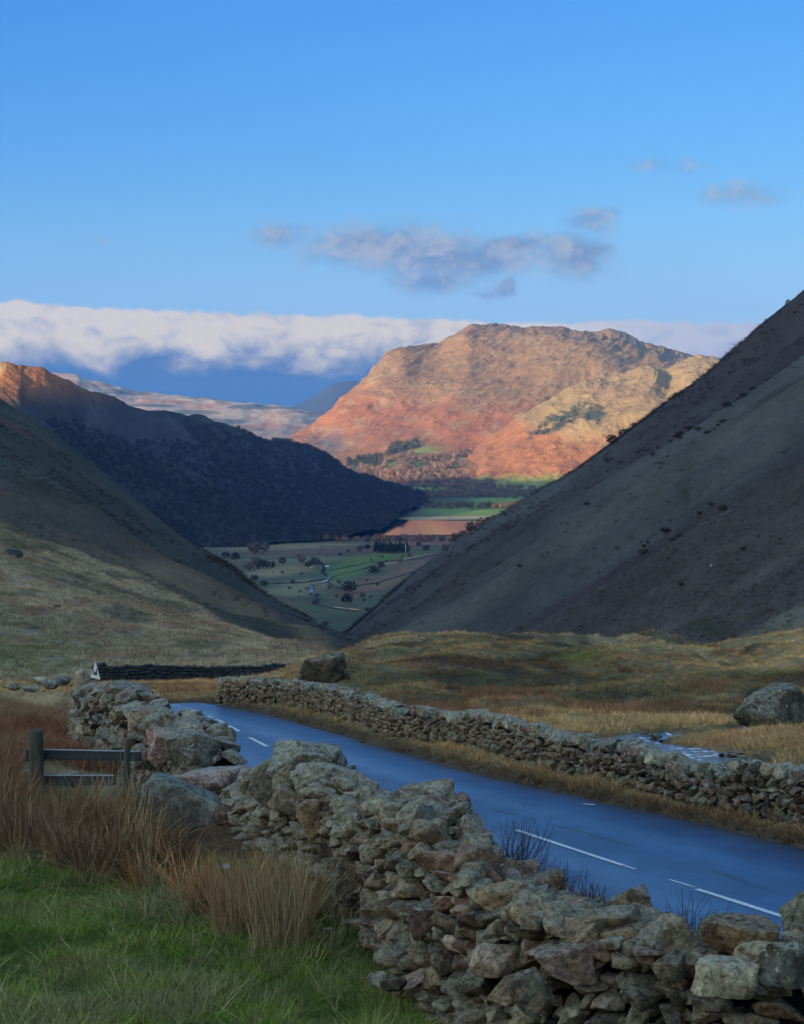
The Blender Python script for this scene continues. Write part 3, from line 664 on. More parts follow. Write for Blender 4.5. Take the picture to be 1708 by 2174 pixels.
mid_o, mid_pts, mid_scr = loft('shaded_mountain',
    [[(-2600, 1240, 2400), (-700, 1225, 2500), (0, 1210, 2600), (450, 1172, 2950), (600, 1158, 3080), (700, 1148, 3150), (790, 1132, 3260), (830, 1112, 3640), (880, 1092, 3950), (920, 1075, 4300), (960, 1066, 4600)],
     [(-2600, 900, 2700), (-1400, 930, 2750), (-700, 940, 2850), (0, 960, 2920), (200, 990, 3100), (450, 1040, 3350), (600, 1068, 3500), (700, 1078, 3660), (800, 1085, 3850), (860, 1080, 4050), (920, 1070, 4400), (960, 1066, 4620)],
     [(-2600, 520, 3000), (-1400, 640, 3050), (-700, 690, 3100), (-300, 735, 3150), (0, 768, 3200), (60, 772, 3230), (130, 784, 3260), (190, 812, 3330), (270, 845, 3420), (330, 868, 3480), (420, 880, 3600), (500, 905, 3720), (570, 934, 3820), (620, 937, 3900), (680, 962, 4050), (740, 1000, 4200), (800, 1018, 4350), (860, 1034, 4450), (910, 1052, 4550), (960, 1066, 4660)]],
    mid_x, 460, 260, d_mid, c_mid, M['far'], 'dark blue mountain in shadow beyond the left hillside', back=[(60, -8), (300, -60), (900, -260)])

# -- the sunlit fell
def d_fell(X, Y, Z, px, py):
    a_ = R(38); U = X * math.cos(a_) + Z * 1.6 * math.sin(a_); Vv = -X * math.sin(a_) + Z * 1.6 * math.cos(a_)
    amp = .35 + .65 * sstep(Z, -200, -40)
    r1 = fbm(U / 520, Vv / 120, 5, 130, .55, True) * 17; r2 = fbm(U / 130, Vv / 36, 4, 133, .6, True) * 7; r3 = fbm(X / 300, Y / 400, 4, 136) * 26
    return (r1 + r2) * amp + r3 * .9 + fbm(U / 45, Vv / 22, 3, 138) * 4 * amp
def c_fell(X, Y, Z, px, py):
    nA = fbm(X / 250, Z / 60 + Y / 500, 5, 140) * .5 + .5; nB = fbm(X / 60 + Z / 40, Z / 22 - X / 90, 4, 143) * .5 + .5; nC = fbm(X / 700 + Z / 300, Z / 100, 3, 147) * .5 + .5
    c = np.broadcast_to(BRACK * 1.15, X.shape + (3,)).copy()
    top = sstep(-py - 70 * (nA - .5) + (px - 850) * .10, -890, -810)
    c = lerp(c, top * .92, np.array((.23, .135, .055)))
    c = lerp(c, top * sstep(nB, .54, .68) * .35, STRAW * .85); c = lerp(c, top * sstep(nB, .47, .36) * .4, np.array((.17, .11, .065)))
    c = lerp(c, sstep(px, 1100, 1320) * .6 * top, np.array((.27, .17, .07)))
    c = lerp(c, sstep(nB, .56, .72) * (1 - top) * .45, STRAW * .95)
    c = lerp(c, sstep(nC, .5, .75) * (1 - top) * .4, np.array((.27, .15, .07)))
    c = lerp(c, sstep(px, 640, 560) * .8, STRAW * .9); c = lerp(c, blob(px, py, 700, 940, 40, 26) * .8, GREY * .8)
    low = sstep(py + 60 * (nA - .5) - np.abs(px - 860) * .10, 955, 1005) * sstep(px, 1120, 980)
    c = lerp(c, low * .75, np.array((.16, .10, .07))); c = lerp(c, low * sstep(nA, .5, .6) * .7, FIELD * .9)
    c = lerp(c, blob(px, py, 1050, 1005, 50, 12) * .9, FIELD * 1.15); c = lerp(c, blob(px, py, 905, 966, 40, 10, 10) * .8, FIELD)
    c = lerp(c, blob(px, py, 1170, 1030, 60, 10) * .9, FIELD * 1.2)
    return c
fell_x = [480, 560, 585, 620, 660, 700, 760, 800, 830, 860, 900, 940, 990, 1020, 1045, 1070, 1100, 1150, 1180, 1200, 1230, 1260, 1290, 1330, 1380, 1420, 1450, 1500, 1560, 1700, 2000, 2600]
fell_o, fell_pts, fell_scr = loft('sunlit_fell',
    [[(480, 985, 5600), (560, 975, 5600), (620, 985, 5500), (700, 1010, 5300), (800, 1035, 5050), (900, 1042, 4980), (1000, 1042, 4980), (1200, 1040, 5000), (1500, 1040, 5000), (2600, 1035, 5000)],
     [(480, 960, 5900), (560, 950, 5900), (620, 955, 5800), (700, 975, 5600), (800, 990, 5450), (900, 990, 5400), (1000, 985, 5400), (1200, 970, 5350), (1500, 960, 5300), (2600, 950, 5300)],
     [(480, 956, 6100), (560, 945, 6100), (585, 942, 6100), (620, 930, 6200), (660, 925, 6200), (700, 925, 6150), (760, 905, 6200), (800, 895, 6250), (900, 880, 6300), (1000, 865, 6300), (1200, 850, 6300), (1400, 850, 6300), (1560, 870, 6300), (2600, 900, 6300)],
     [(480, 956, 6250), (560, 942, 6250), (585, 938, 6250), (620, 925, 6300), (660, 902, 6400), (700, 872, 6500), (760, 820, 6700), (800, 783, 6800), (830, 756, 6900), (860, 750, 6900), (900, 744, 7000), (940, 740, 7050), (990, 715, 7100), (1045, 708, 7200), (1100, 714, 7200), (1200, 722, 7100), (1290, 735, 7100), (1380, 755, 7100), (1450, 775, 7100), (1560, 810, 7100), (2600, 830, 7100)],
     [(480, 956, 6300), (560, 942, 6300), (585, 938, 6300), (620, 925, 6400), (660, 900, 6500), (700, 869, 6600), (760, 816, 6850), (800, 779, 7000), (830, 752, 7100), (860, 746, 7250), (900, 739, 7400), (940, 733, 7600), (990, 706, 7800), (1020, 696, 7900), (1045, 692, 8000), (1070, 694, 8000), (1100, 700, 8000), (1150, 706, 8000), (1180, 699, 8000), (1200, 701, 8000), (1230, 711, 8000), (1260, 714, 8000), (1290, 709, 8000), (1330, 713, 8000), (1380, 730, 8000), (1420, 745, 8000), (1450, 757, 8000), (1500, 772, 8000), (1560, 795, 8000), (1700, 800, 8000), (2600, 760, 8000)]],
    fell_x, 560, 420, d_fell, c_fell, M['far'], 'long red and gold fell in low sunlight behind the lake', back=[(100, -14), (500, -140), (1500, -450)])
# -- its nearer golden spur on the right
def d_gold(X, Y, Z, px, py): return (fbm((X + Z) / 240, (Z - X * .7) / 60, 5, 150, .55, True) * 13 + fbm(X / 70, Y / 90, 4, 152) * 9)
def c_gold(X, Y, Z, px, py):
    nA = fbm(X / 120, Z / 40, 5, 160) * .5 + .5; nB = fbm(X / 26, Z / 12, 4, 163) * .5 + .5
    c = np.broadcast_to(np.array((.30, .20, .085)), X.shape + (3,)).copy(); c = lerp(c, sstep(nA, .5, .7) * .6, np.array((.24, .15, .075)))
    rl = np.interp(px, [900, 960, 1050, 1150, 1250, 1400], [800, 830, 862, 915, 938, 930]); c = lerp(c, sstep(py - 50 * (nA - .5) - rl, -26, 30) * .9, BRACK * 1.15)
    cr_ = np.clip(blob(px, py, 1190, 895, 62, 20, 28, 2) + blob(px, py, 1262, 888, 24, 20, 30, 2) + blob(px, py, 1150, 915, 30, 8, 20, 2), 0, 1) * sstep(nB, .36, .5)
    c = lerp(c, cr_ * .95, np.array((.045, .06, .04)))
    c = lerp(c, sstep(py, 1005, 1025) * .8, FIELD)
    return c
gold_x = [860, 960, 1020, 1100, 1150, 1200, 1250, 1280, 1330, 1382, 1405, 1420, 1440, 1470, 1492, 1530, 1600, 1700, 2000, 2600]
gold_o, gold_pts, gold_scr = loft('golden_spur',
    [[(860, 1060, 4950), (1100, 1050, 4850), (1300, 1045, 4800), (1600, 1040, 4700), (2600, 1030, 4600)],
     [(860, 1030, 5350), (960, 1000, 5300), (1100, 975, 5200), (1200, 955, 5150), (1400, 940, 5100), (1600, 930, 5050), (2600, 900, 5000)],
     [(860, 1034, 5700), (960, 990, 5700), (1020, 950, 5650), (1100, 900, 5600), (1150, 872, 5600), (1200, 850, 5600), (1250, 835, 5600), (1280, 828, 5600), (1382, 812, 5600), (1420, 822, 5600), (1470, 800, 5600), (1530, 795, 5600), (1700, 820, 5600), (2600, 800, 5600)],
     [(860, 1034, 5750), (960, 988, 5800), (1020, 945, 5850), (1100, 885, 5900), (1150, 852, 5950), (1200, 828, 6000), (1250, 808, 6000), (1280, 802, 6050), (1330, 790, 6100), (1382, 781, 6100), (1405, 788, 6150), (1420, 783, 6200), (1440, 770, 6250), (1470, 760, 6300), (1492, 756, 6300), (1530, 764, 6300), (1600, 795, 6300), (1700, 830, 6300), (2600, 780, 6300)]],
    gold_x, 380, 260, d_gold, c_gold, M['far'], 'golden grassy spur in front of the sunlit fell on the right', back=[(80, -14), (300, -90), (700, -300)])

# -- far ridge in sunlight at left, and the far blue hill
def d_ridge(X, Y, Z, px, py): return fbm(X / 260, Y / 500, 5, 170) * 16 + fbm(X / 60, Y / 140, 4, 171) * 6
def c_ridge(X, Y, Z, px, py):
    nA = fbm(X / 200, Z / 30 + Y / 800, 4, 173) * .5 + .5
    c = np.broadcast_to(np.array((.42, .31, .20)), X.shape + (3,)).copy(); c = lerp(c, sstep(nA, .5, .65) * .7, BRACK * 1.5); c = lerp(c, sstep(nA, .45, .32) * .8, DARK * 2.5)
    return lerp(c, sstep(py, 880, 915) * .6, GREY * .7)
ridge_x = [-2600, -1200, -400, 100, 180, 230, 280, 320, 400, 460, 500, 560, 600, 640, 680, 740, 820, 1000]
loft('far_ridge',
    [[(-2600, 1010, 7200), (0, 1005, 7200), (400, 985, 7200), (600, 965, 7300), (1000, 960, 7400)],
     [(-2600, 880, 8600), (0, 880, 8600), (400, 905, 8600), (560, 915, 8400), (600, 912, 8300), (640, 915, 8200), (1000, 930, 8200)],
     [(-2600, 740, 10000), (-1200, 760, 10000), (-400, 770, 10000), (100, 790, 10000), (180, 806, 10000), (230, 817, 10000), (280, 829, 10000), (320, 832, 10000), (400, 841, 10000), (460, 846, 10000), (500, 853, 10000), (560, 858, 10000), (600, 862, 10000), (640, 868, 10000), (680, 878, 10000), (740, 884, 10000), (1000, 890, 10000)]],
    ridge_x, 300, 120, d_ridge, c_ridge, M['far'], 'distant pale sunlit ridge under the cloud bank', back=[(200, -20), (1500, -300)])
loft('far_hill',
    [[(-2600, 960, 12000), (300, 950, 12000), (600, 930, 12000), (1000, 930, 12000), (1800, 930, 12000)],
     [(-2600, 845, 15000), (-500, 862, 15000), (300, 866, 15000), (500, 870, 15000), (600, 868, 15000), (640, 856, 15000), (680, 832, 15000), (705, 815, 15000), (735, 808, 15000), (775, 806, 15000), (850, 800, 15000), (1000, 820, 15000), (1800, 800, 15000)]],
    [-2600, -500, 300, 500, 600, 640, 680, 705, 735, 775, 850, 1000, 1800], 200, 60,
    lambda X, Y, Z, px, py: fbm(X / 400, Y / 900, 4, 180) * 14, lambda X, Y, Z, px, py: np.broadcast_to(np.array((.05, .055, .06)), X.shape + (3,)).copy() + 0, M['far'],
    'far dark blue hill', back=[(500, -40), (2000, -400)])

# -- valley floor with its fields
FLOOR = -255.0
def floor_z(X, Y):
    return np.interp(Y, [900, 1400, 1700, 2000, 2500, 3000, 3300, 60000], [-150, -188, -203, -219, -233, -248, FLOOR, FLOOR])
def c_floor(X, Y, Z, px, py):
    nA = fbm(X / 120, Y / 200, 4, 190) * .5 + .5; nB = fbm(X / 50, Y / 60, 3, 193) * .5 + .5
    c = np.broadcast_to(np.array((.105, .11, .055)), X.shape + (3,)).copy(); c = lerp(c, sstep(nA, .5, .65) * .6, BROWN * .8); c = lerp(c, sstep(nB, .55, .7) * .5, DARK * 1.6)
    F_ = [(590, 1212, 75, 12, 5, STRAW * .85, 2), (620, 1190, 120, 8, 2, np.array((.17, .16, .08)), 2), (545, 1165, 80, 8, 0, STRAW * .7, 2), (740, 1210, 55, 16, 10, FIELD * .8, 2), (800, 1185, 90, 10, 8, FIELD * .7, 2),
          (850, 1190, 60, 3, 12, STRAW, 2), (700, 1168, 240, 7, 2, np.array((.17, .10, .07)), 2), (930, 1151, 110, 6, 1, np.array((.26, .13, .08)), 2), (640, 1160, 120, 6, 2, STRAW * .75, 2),
          (1010, 1084, 110, 14, 0, FIELD * 1.2, 2), (950, 1100, 150, 4, 1, STRAW * 1.3, 2), (1090, 1062, 90, 10, 0, FIELD * 1.25, 2), (930, 1037, 60, 6, 0, FIELD * 1.2, 2), (1180, 1030, 60, 12, 0, FIELD * 1.2, 2), (1060, 1098, 90, 3, 0, STRAW * 1.4, 2),
          (660, 1240, 70, 10, 0, OLIVE * 1.2, 2), (620, 1255, 60, 10, 0, OLIVE * 1.3, 2), (760, 1250, 60, 16, 20, BROWN, 1.5), (840, 1225, 80, 14, 25, BROWN * 1.1, 1.5), (1000, 1040, 60, 6, 0, np.array((.14, .10, .07)), 2)]
    for (x, y, a_, b_, an, col_, so) in F_: c = lerp(c, blob(px, py, x, y, a_, b_, an, so) * .9, col_)
    return c
fx = np.linspace(-400, 1800, 520); fy = np.r_[np.linspace(1385, 1032, 460), np.linspace(1028, 985, 16)]
def floor_hit(px, py):
    Yc = np.exp(np.linspace(math.log(900), math.log(14000), 1500)); q = P(0 * Yc + 854, 0 * Yc + py, Yc); k = np.argmax(q[:, 2] < floor_z(q[:, 0], Yc)); Y = Yc[k] if k else 14000
    q = P(px, py, Y); return q
Yf = np.array([floor_hit(854, y)[1] for y in fy]); Yf = np.maximum.accumulate(Yf + np.arange(len(Yf)) * .01)
XF = ((fx - 854) / F)[:, None] * Yf[None]; YF = np.broadcast_to(Yf[None], XF.shape)
ZF = floor_z(XF, YF) + fbm(XF / 60, YF / 80, 3, 195) * 1.2
pxF, pyF = proj(np.stack([XF, YF, ZF], -1))
tag(link('valley_floor', mesh_np('valley_floor', np.stack([XF, YF, ZF], -1).reshape(-1, 3), gridf(*XF.shape)[:, ::-1], M['farf'], c_floor(XF, YF, ZF, pxF, pyF).reshape(-1, 3))), 'flat valley floor of small walled fields', kind='structure')
gx = np.linspace(-14800, 14800, 31); GX, GY = np.meshgrid(gx, np.linspace(-8800, 19800, 31), indexing='ij')
tag(link('terrain', mesh_np('terrain', np.stack([GX, GY, 0 * GX - 262], -1).reshape(-1, 3), gridf(31, 31)[:, ::-1], M['farf'], np.broadcast_to(OLIVE, GX.shape + (3,)).reshape(-1, 3))), 'low ground reaching to the horizon', kind='structure')

# lake, river
lk = [(470, 1152), (560, 1150), (700, 1142), (800, 1137), (900, 1136), (980, 1135), (1100, 1137), (1160, 1130), (1130, 1112), (1060, 1107), (960, 1106), (880, 1104), (800, 1100), (640, 1104), (480, 1120)]
lp = np.array([P(x, y, 1.0) for x, y in lk]); lp = lp / -lp[:, 2:3] * 253.6
ctr = lp.mean(0); LV = np.vstack([ctr[None], lp]); nL = len(lp)
me = bpy.data.meshes.new('lake'); me.from_pydata([tuple(v) for v in LV], [], [(0, 1 + i, 1 + (i + 1) % nL) for i in range(nL)]); me.materials.append(M['lake']); me.update()
tag(link('lake', me), 'still lake reflecting the sunlit fell', kind='structure')
def strip(name, px_path, w, lift, mat, label, kind='structure'):
    c_ = np.array([floor_hit(x, y) for x, y in px_path]); c_, _ = resample(c_, 12); c_[:, :2] = smooth_path(c_[:, :2], 2)
    T_ = np.gradient(c_[:, :2], axis=0); T_ /= np.linalg.norm(T_, axis=1)[:, None] + 1e-9; N2 = np.stack([-T_[:, 1], T_[:, 0]], -1)
    ww = w * (1 + .35 * vn(np.arange(len(c_)) / 3.0, np.zeros(len(c_)), 9))[:, None]
    a_ = np.c_[c_[:, :2] - N2 * ww, c_[:, 2] + lift]; b_ = np.c_[c_[:, :2] + N2 * ww, c_[:, 2] + lift]
    return tag(link(name, mesh_np(name, np.r_[a_, b_], gridf(2, len(c_)), mat)), label, kind=kind)
strip('river', [(762, 1298), (690, 1290), (664, 1282), (676, 1276), (672, 1262), (660, 1266), (662, 1256), (660, 1244), (690, 1238), (702, 1226), (684, 1218), (690, 1206), (680, 1196)], 2.0, 1.6, M['lake'], 'thin river winding through the valley fields')

# near stream
c_, _ = resample(sx_[:, :2], .5); c_ = smooth_path(c_, 3)
sk = np.array([hit(x, y) for x, y in stream_px]); zc = base_h(c_[:, 0], c_[:, 1]) - .42
zc = np.minimum(zc, np.convolve(np.pad(zc, 6, 'edge'), np.ones(13) / 13, 'valid'))
T_ = np.gradient(c_, axis=0); T_ /= np.linalg.norm(T_, axis=1)[:, None]; N2 = np.stack([-T_[:, 1], T_[:, 0]], -1)
wS_ = swidth(c_[:, 0], c_[:, 1])[:, None] * .98; zc = H(c_[:, 0], c_[:, 1]) + np.interp(wS_[:, 0], [.4, .8], [.10, .24]); zc = np.convolve(np.pad(zc, 4, 'edge'), np.ones(9) / 9, 'valid')
c_stream, z_stream = c_.copy(), zc.copy()
V = np.concatenate([np.c_[c_ + N2 * k * wS_, zc] for k in (-1.0, -.35, .35, 1.0)])
tag(link('stream', mesh_np('stream', V, gridf(4, len(c_)), M['water'])), 'small stream with white ripples in a peaty channel', kind='structure')

# ------------------------------------------------------------------ the mountains behind the camera that keep the pass in shade
bx = np.linspace(-11000, 7000, 180); by = np.linspace(-6500, -14, 130)
BX, BY = np.meshgrid(bx, by, indexing='ij')
CREST = 925.0
prof = np.interp(-BY, [14, 80, 400, 2600, 3600, 6500], [0.0, .01, .04, 1.0, .9, .1])
hh = -4 + CREST * prof * np.interp(BX, [-6500, -5000], [.9, 1.0]) + fbm(BX / 700, BY / 700, 5, 200) * 18 * sstep(-BY, 100, 900)
fade = sstep(BX, -11000, -9500) * sstep(BX, 7000, 5500); hh = -262 + (hh + 262) * fade
nA = fbm(BX / 180, BY / 180, 4, 205) * .5 + .5
bc = lerp(np.broadcast_to(OLIVE, BX.shape + (3,)).copy(), sstep(nA, .45, .6), BROWN)
tag(link('mountain_behind', mesh_np('mountain_behind', np.stack([BX, BY, hh], -1).reshape(-1, 3), gridf(*BX.shape)[:, ::-1], M['hill'], bc.reshape(-1, 3))), 'mountain ridge that shades the head of the pass', kind='structure')

#@@PART2@@
# ------------------------------------------------------------------ rocks
def ico(sub):
    import bmesh
    bm = bmesh.new(); bmesh.ops.create_icosphere(bm, subdivisions=sub, radius=1.0)
    v = np.array([q.co[:] for q in bm.verts]); f = np.array([[l.index for l in q.verts] for q in bm.faces]); bm.free()
    return v, f
ICO = {k: ico(k) for k in (1, 2, 3, 4)}
def rock_mesh(name, sub, seed, mat, cuts=9, box=1.0, rough=.05, slab=None, k=14.0):
    """angular boulder: soft intersection of jittered planes, unit half-size"""
    r = np.random.default_rng(seed); v, f = ICO[sub]
    nrm = []; hh_ = []
    for ax in range(3):
        for s in (-1, 1):
            n_ = np.zeros(3); n_[ax] = s; n_ += r.normal(0, .20, 3); nrm.append(n_ / np.linalg.norm(n_)); hh_.append(r.uniform(.80, 1.0))
    for _ in range(cuts):
        n_ = r.normal(0, 1, 3); nrm.append(n_ / np.linalg.norm(n_)); hh_.append(r.uniform(.80, 1.12) if k > 20 else r.uniform(.86, 1.15))
    nrm = np.array(nrm); hh_ = np.array(hh_)
    dt = np.maximum(v @ nrm.T, 1e-3) / hh_          # 1/r per plane
    rr = 1.0 / (np.sum(dt ** k, 1) ** (1.0 / k))
    p_ = v * rr[:, None]
    q = p_ * 2.3 + seed
    n3 = vn(q[:, 0] + q[:, 2] * .7, q[:, 1] - q[:, 2] * .6, seed) + .5 * vn(q[:, 0] * 2.3 + q[:, 2] * 1.9, q[:, 1] * 2.2 - q[:, 2] * 1.3, seed + 1) + .3 * vn(q[:, 0] * 5 + q[:, 2] * 4.9, q[:, 1] * 5.2 - q[:, 2] * 4.3, seed + 2)
    p_ = p_ * (1 + rough * n3)[:, None]
    me = mesh_np(name, p_, f, mat)
    return me
def hull_rock(name, seed, mat, npts=16, cuts=2, rough=.035, bev=.05, p=5.0):
    import bmesh
    r = np.random.default_rng(seed); q = r.uniform(-1, 1, (npts, 3)); q = q / (np.sum(np.abs(q) ** p, 1) ** (1 / p))[:, None] * r.uniform(.80, 1.0, (npts, 1))
    bm = bmesh.new()
    for v in q: bm.verts.new(v)
    res = bmesh.ops.convex_hull(bm, input=bm.verts[:]); bmesh.ops.delete(bm, geom=[v for v in bm.verts if not v.link_faces], context='VERTS')
    bmesh.ops.dissolve_limit(bm, angle_limit=R(14), verts=bm.verts[:], edges=bm.edges[:])
    if bev: bmesh.ops.bevel(bm, geom=bm.edges[:], offset=bev, segments=1, affect='EDGES')
    bmesh.ops.triangulate(bm, faces=bm.faces[:])
    if cuts: bmesh.ops.subdivide_edges(bm, edges=bm.edges[:], cuts=cuts, use_grid_fill=True)
    bmesh.ops.triangulate(bm, faces=bm.faces[:]); bmesh.ops.recalc_face_normals(bm, faces=bm.faces[:])
    me = bpy.data.meshes.new(name); bm.to_mesh(me); bm.free()
    n_ = len(me.vertices); a_ = np.empty(n_ * 3); me.vertices.foreach_get('co', a_); a_ = a_.reshape(-1, 3); w = a_ * 2.6 + seed
    n3 = vn(w[:, 0] + w[:, 2] * .7, w[:, 1] - w[:, 2] * .6, seed) + .6 * vn(w[:, 0] * 2.3 + w[:, 2] * 1.9, w[:, 1] * 2.2 - w[:, 2] * 1.3, seed + 1) + .35 * vn(w[:, 0] * 5 + w[:, 2] * 4.9, w[:, 1] * 5.2 - w[:, 2] * 4.3, seed + 2)
    st_ = np.sin(w[:, 2] * 3.1 + n3 * 1.2 + w[:, 0] * .8) * .5
    a_ = a_ * (1 + rough * (n3 + .5 * st_))[:, None]; me.vertices.foreach_set('co', a_.ravel()); me.polygons.foreach_set('use_smooth', np.ones(len(me.polygons), bool)); me.update()
    me.set_sharp_from_angle(angle=R(28)); me.materials.append(mat); return me
V_near = [hull_rock('stone', 100 + i, M['rock'], 14 + i % 5, 2, .045) for i in range(22)]
V_left = [hull_rock('stone', 140 + i, M['rockL'], 14 + i % 5, 2, .045) for i in range(12)]
V_far = [hull_rock('stone', 200 + i, M['rockF'], 13, 0, .03, 0) for i in range(16)]
V_cope = [hull_rock('cope_stone', 240 + i, M['cope'], 15, 1, .06, .08) for i in range(10)]

class Wall:
    """a dry stone wall: an Empty with a core and loose stones; past 300 stones the rest join into one part"""
    def __init__(s, name, label, loc, group=None):
        s.e = thing(name, label, 'stone wall', loc, group=group); s.loc = Vector(loc); s.items = []
    def add(s, me, p, size, rot, name='stone', vis=0.0):
        s.items.append((me, np.array(p, float), size, rot, name, vis))
    def core(s, pts, half, mat):
        """pts: rows of (x, y, z0, z1); half: half thickness"""
        pts = np.array(pts, float); T_ = np.gradient(pts[:, :2], axis=0); T_ /= np.linalg.norm(T_, axis=1)[:, None] + 1e-9
        N2 = np.stack([-T_[:, 1], T_[:, 0]], -1); ring = []
        for sgn, z in ((-1, 2), (-1, 3), (1, 3), (1, 2)):
            wd = half * (.88 if z == 3 else 1.0)
            ring.append(np.c_[pts[:, :2] + N2 * sgn * wd, pts[:, z]])
        V_ = np.stack(ring, 1).reshape(-1, 3) - np.array(s.loc); n_ = len(pts); F_ = []
        for i in range(n_ - 1):
            for j in range(4): F_.append((i * 4 + j, i * 4 + (j + 1) % 4, (i + 1) * 4 + (j + 1) % 4, (i + 1) * 4 + j))
        F_ += [(0, 1, 2, 3), ((n_ - 1) * 4 + 3, (n_ - 1) * 4 + 2, (n_ - 1) * 4 + 1, (n_ - 1) * 4)]
        link('hearting', mesh_np('hearting', V_, F_, mat, smooth=False), s.e)
    def finish(s, limit=300, keepers=None):
        def score(it):
            p_ = it[1]; x, y = proj(p_); inside = (-40 < x < 1748) and (-40 < y < 2230)
            return (it[5] + max(it[2]) / max(1.0, p_[1]) * 1000) if inside else -1
        s.items.sort(key=score, reverse=True)
        keep_, rest = s.items[:limit], s.items[limit:]
        for me, p_, sz, rot, nm, _ in keep_:
            o = link(nm, me, s.e); o.location = Vector(p_) - s.loc; o.scale = sz; o.rotation_euler = rot
        if rest:
            VV, FF, MM, off = [], [], [], 0; mats = []
            for me, p_, sz, rot, nm, _ in rest:
                nvt = len(me.vertices); a_ = np.empty(nvt * 3); me.vertices.foreach_get('co', a_); a_ = a_.reshape(-1, 3) * np.array(sz)
                a_ = a_ @ np.array(Euler(rot).to_matrix()).T + p_ - np.array(s.loc)
                f_ = np.empty(len(me.polygons) * 3, np.int32); me.polygons.foreach_get('vertices', f_); f_ = f_.reshape(-1, 3)
                VV.append(a_); FF.append(f_ + off); off += nvt
            o = link('small_stones', mesh_np('small_stones', np.concatenate(VV), np.concatenate(FF), rest[0][0].materials[0]), s.e); o['kind'] = 'stuff'
rs = random.Random(11)
def face(w, path, nrm_side, zb, zt, off, variants, wr, hr, depth, jit=.12, over=1.14, skip=0.0, arc0=0.0):
    """courses of stones on one face of a wall. path (n,2); zb, zt: functions of arc length; off: distance of the face from the path"""
    q, s_ = resample(path, .05); T_ = np.gradient(q, axis=0); T_ /= np.linalg.norm(T_, axis=1)[:, None] + 1e-9; N2 = np.stack([-T_[:, 1], T_[:, 0]], -1) * nrm_side
    L = s_[-1]; level = 0.0; row = 0
    hmax = max(zt(x) - zb(x) for x in np.linspace(0, L, 20))
    while level < hmax:
        f_ = level / max(hmax, .01)
        h = rs.uniform(*hr) * (1.18 - .36 * f_); x = -rs.uniform(0, wr[0])
        while x < L:
            wd = rs.uniform(*wr) * (1.1 - .25 * f_); xc = x + wd / 2; x += wd
            if xc > L or xc < 0: continue
            hk = h * rs.uniform(.75, 1.25)
            z = zb(xc) + level + h / 2 + rs.uniform(-.03, .03)
            if z > zt(xc) + .02: continue
            if rs.random() < skip: continue
            i = int(xc / L * (len(q) - 1)); ang = math.atan2(T_[i, 1], T_[i, 0])
            o_ = off * (1.0 - .18 * (z - zb(xc)) / max(.3, zt(xc) - zb(xc))) + rs.uniform(-.05, .06)
            p_ = (q[i, 0] + N2[i, 0] * o_, q[i, 1] + N2[i, 1] * o_, z)
            w.add(rs.choice(variants), p_, (wd / 2 * over, depth * rs.uniform(.7, 1.1), hk / 2 * (over + .06)),
                  (rs.gauss(0, jit), rs.gauss(0, jit * 1.3), ang + rs.gauss(0, jit) + (math.pi if rs.random() < .5 else 0)), 'stone')
        level += h * .94; row += 1

# -- the wall in the foreground
nf = np.array([(-2.02, 21.1), (-1.75, 20.1), (-1.42, 19.1), (-1.0, 18.0), (-.42, 16.4), (-.08, 14.9), (.22, 13.5), (.6, 12.4), (1.2, 11.6), (2.0, 11.2), (3.1, 11.1), (4.6, 11.3), (6.5, 11.9), (9.0, 12.8)])
nf, ns_ = resample(nf, .1); nf = smooth_path(nf, 6)
Tn = np.gradient(nf, axis=0); Tn /= np.linalg.norm(Tn, axis=1)[:, None]; Nn = np.stack([-Tn[:, 1], Tn[:, 0]], -1)   # left of travel = back side
wall_mid = nf + Nn * .33
gz = H(wall_mid[:, 0], wall_mid[:, 1]); gzf = H(nf[:, 0], nf[:, 1])
top_px = [(505, 1700), (560, 1655), (590, 1625), (640, 1622), (720, 1625), (780, 1668), (850, 1702), (930, 1692), (980, 1706), (1020, 1765), (1070, 1835), (1150, 1880), (1250, 1905), (1330, 1918), (1400, 1945), (1480, 1995), (1560, 1995), (1650, 1985), (1720, 1965), (1900, 1950)]
mpx, _ = proj(np.c_[wall_mid, gz + 1.0])
ztop = []
for k in range(len(wall_mid)):
    yy = np.interp(mpx[k], [a_[0] for a_ in top_px], [a_[1] for a_ in top_px])
    ztop.append(P(mpx[k], yy, wall_mid[k, 1] + .12)[2])
ztop = np.array(ztop); ztop = np.minimum(ztop, gzf + 1.45)
L_n = ns_[-1]; sN = np.linspace(0, L_n, len(nf))
fzb = lambda x: np.interp(x, sN, gzf) - .05
fzt = lambda x: np.interp(x, sN, ztop)
near_wall = Wall('dry_stone_wall', 'tumbledown grey and brown dry stone wall nearest the viewer, running from bottom right beside the grass', (float(wall_mid[60, 0]), float(wall_mid[60, 1]), float(gz[60])))
near_wall.core(np.c_[wall_mid, np.minimum(gz, gzf) - .2, ztop - .34][::3], .30, M['core'])
face(near_wall, wall_mid, -1, fzb, lambda x: fzt(x) - .10, .36, V_near, (.12, .34), (.065, .16), .20, jit=.24, over=1.04)
face(near_wall, wall_mid, -1, fzb, lambda x: fzt(x) - .12, .30, V_near, (.1, .2), (.06, .11), .12, jit=.5, over=1.0, skip=.5)
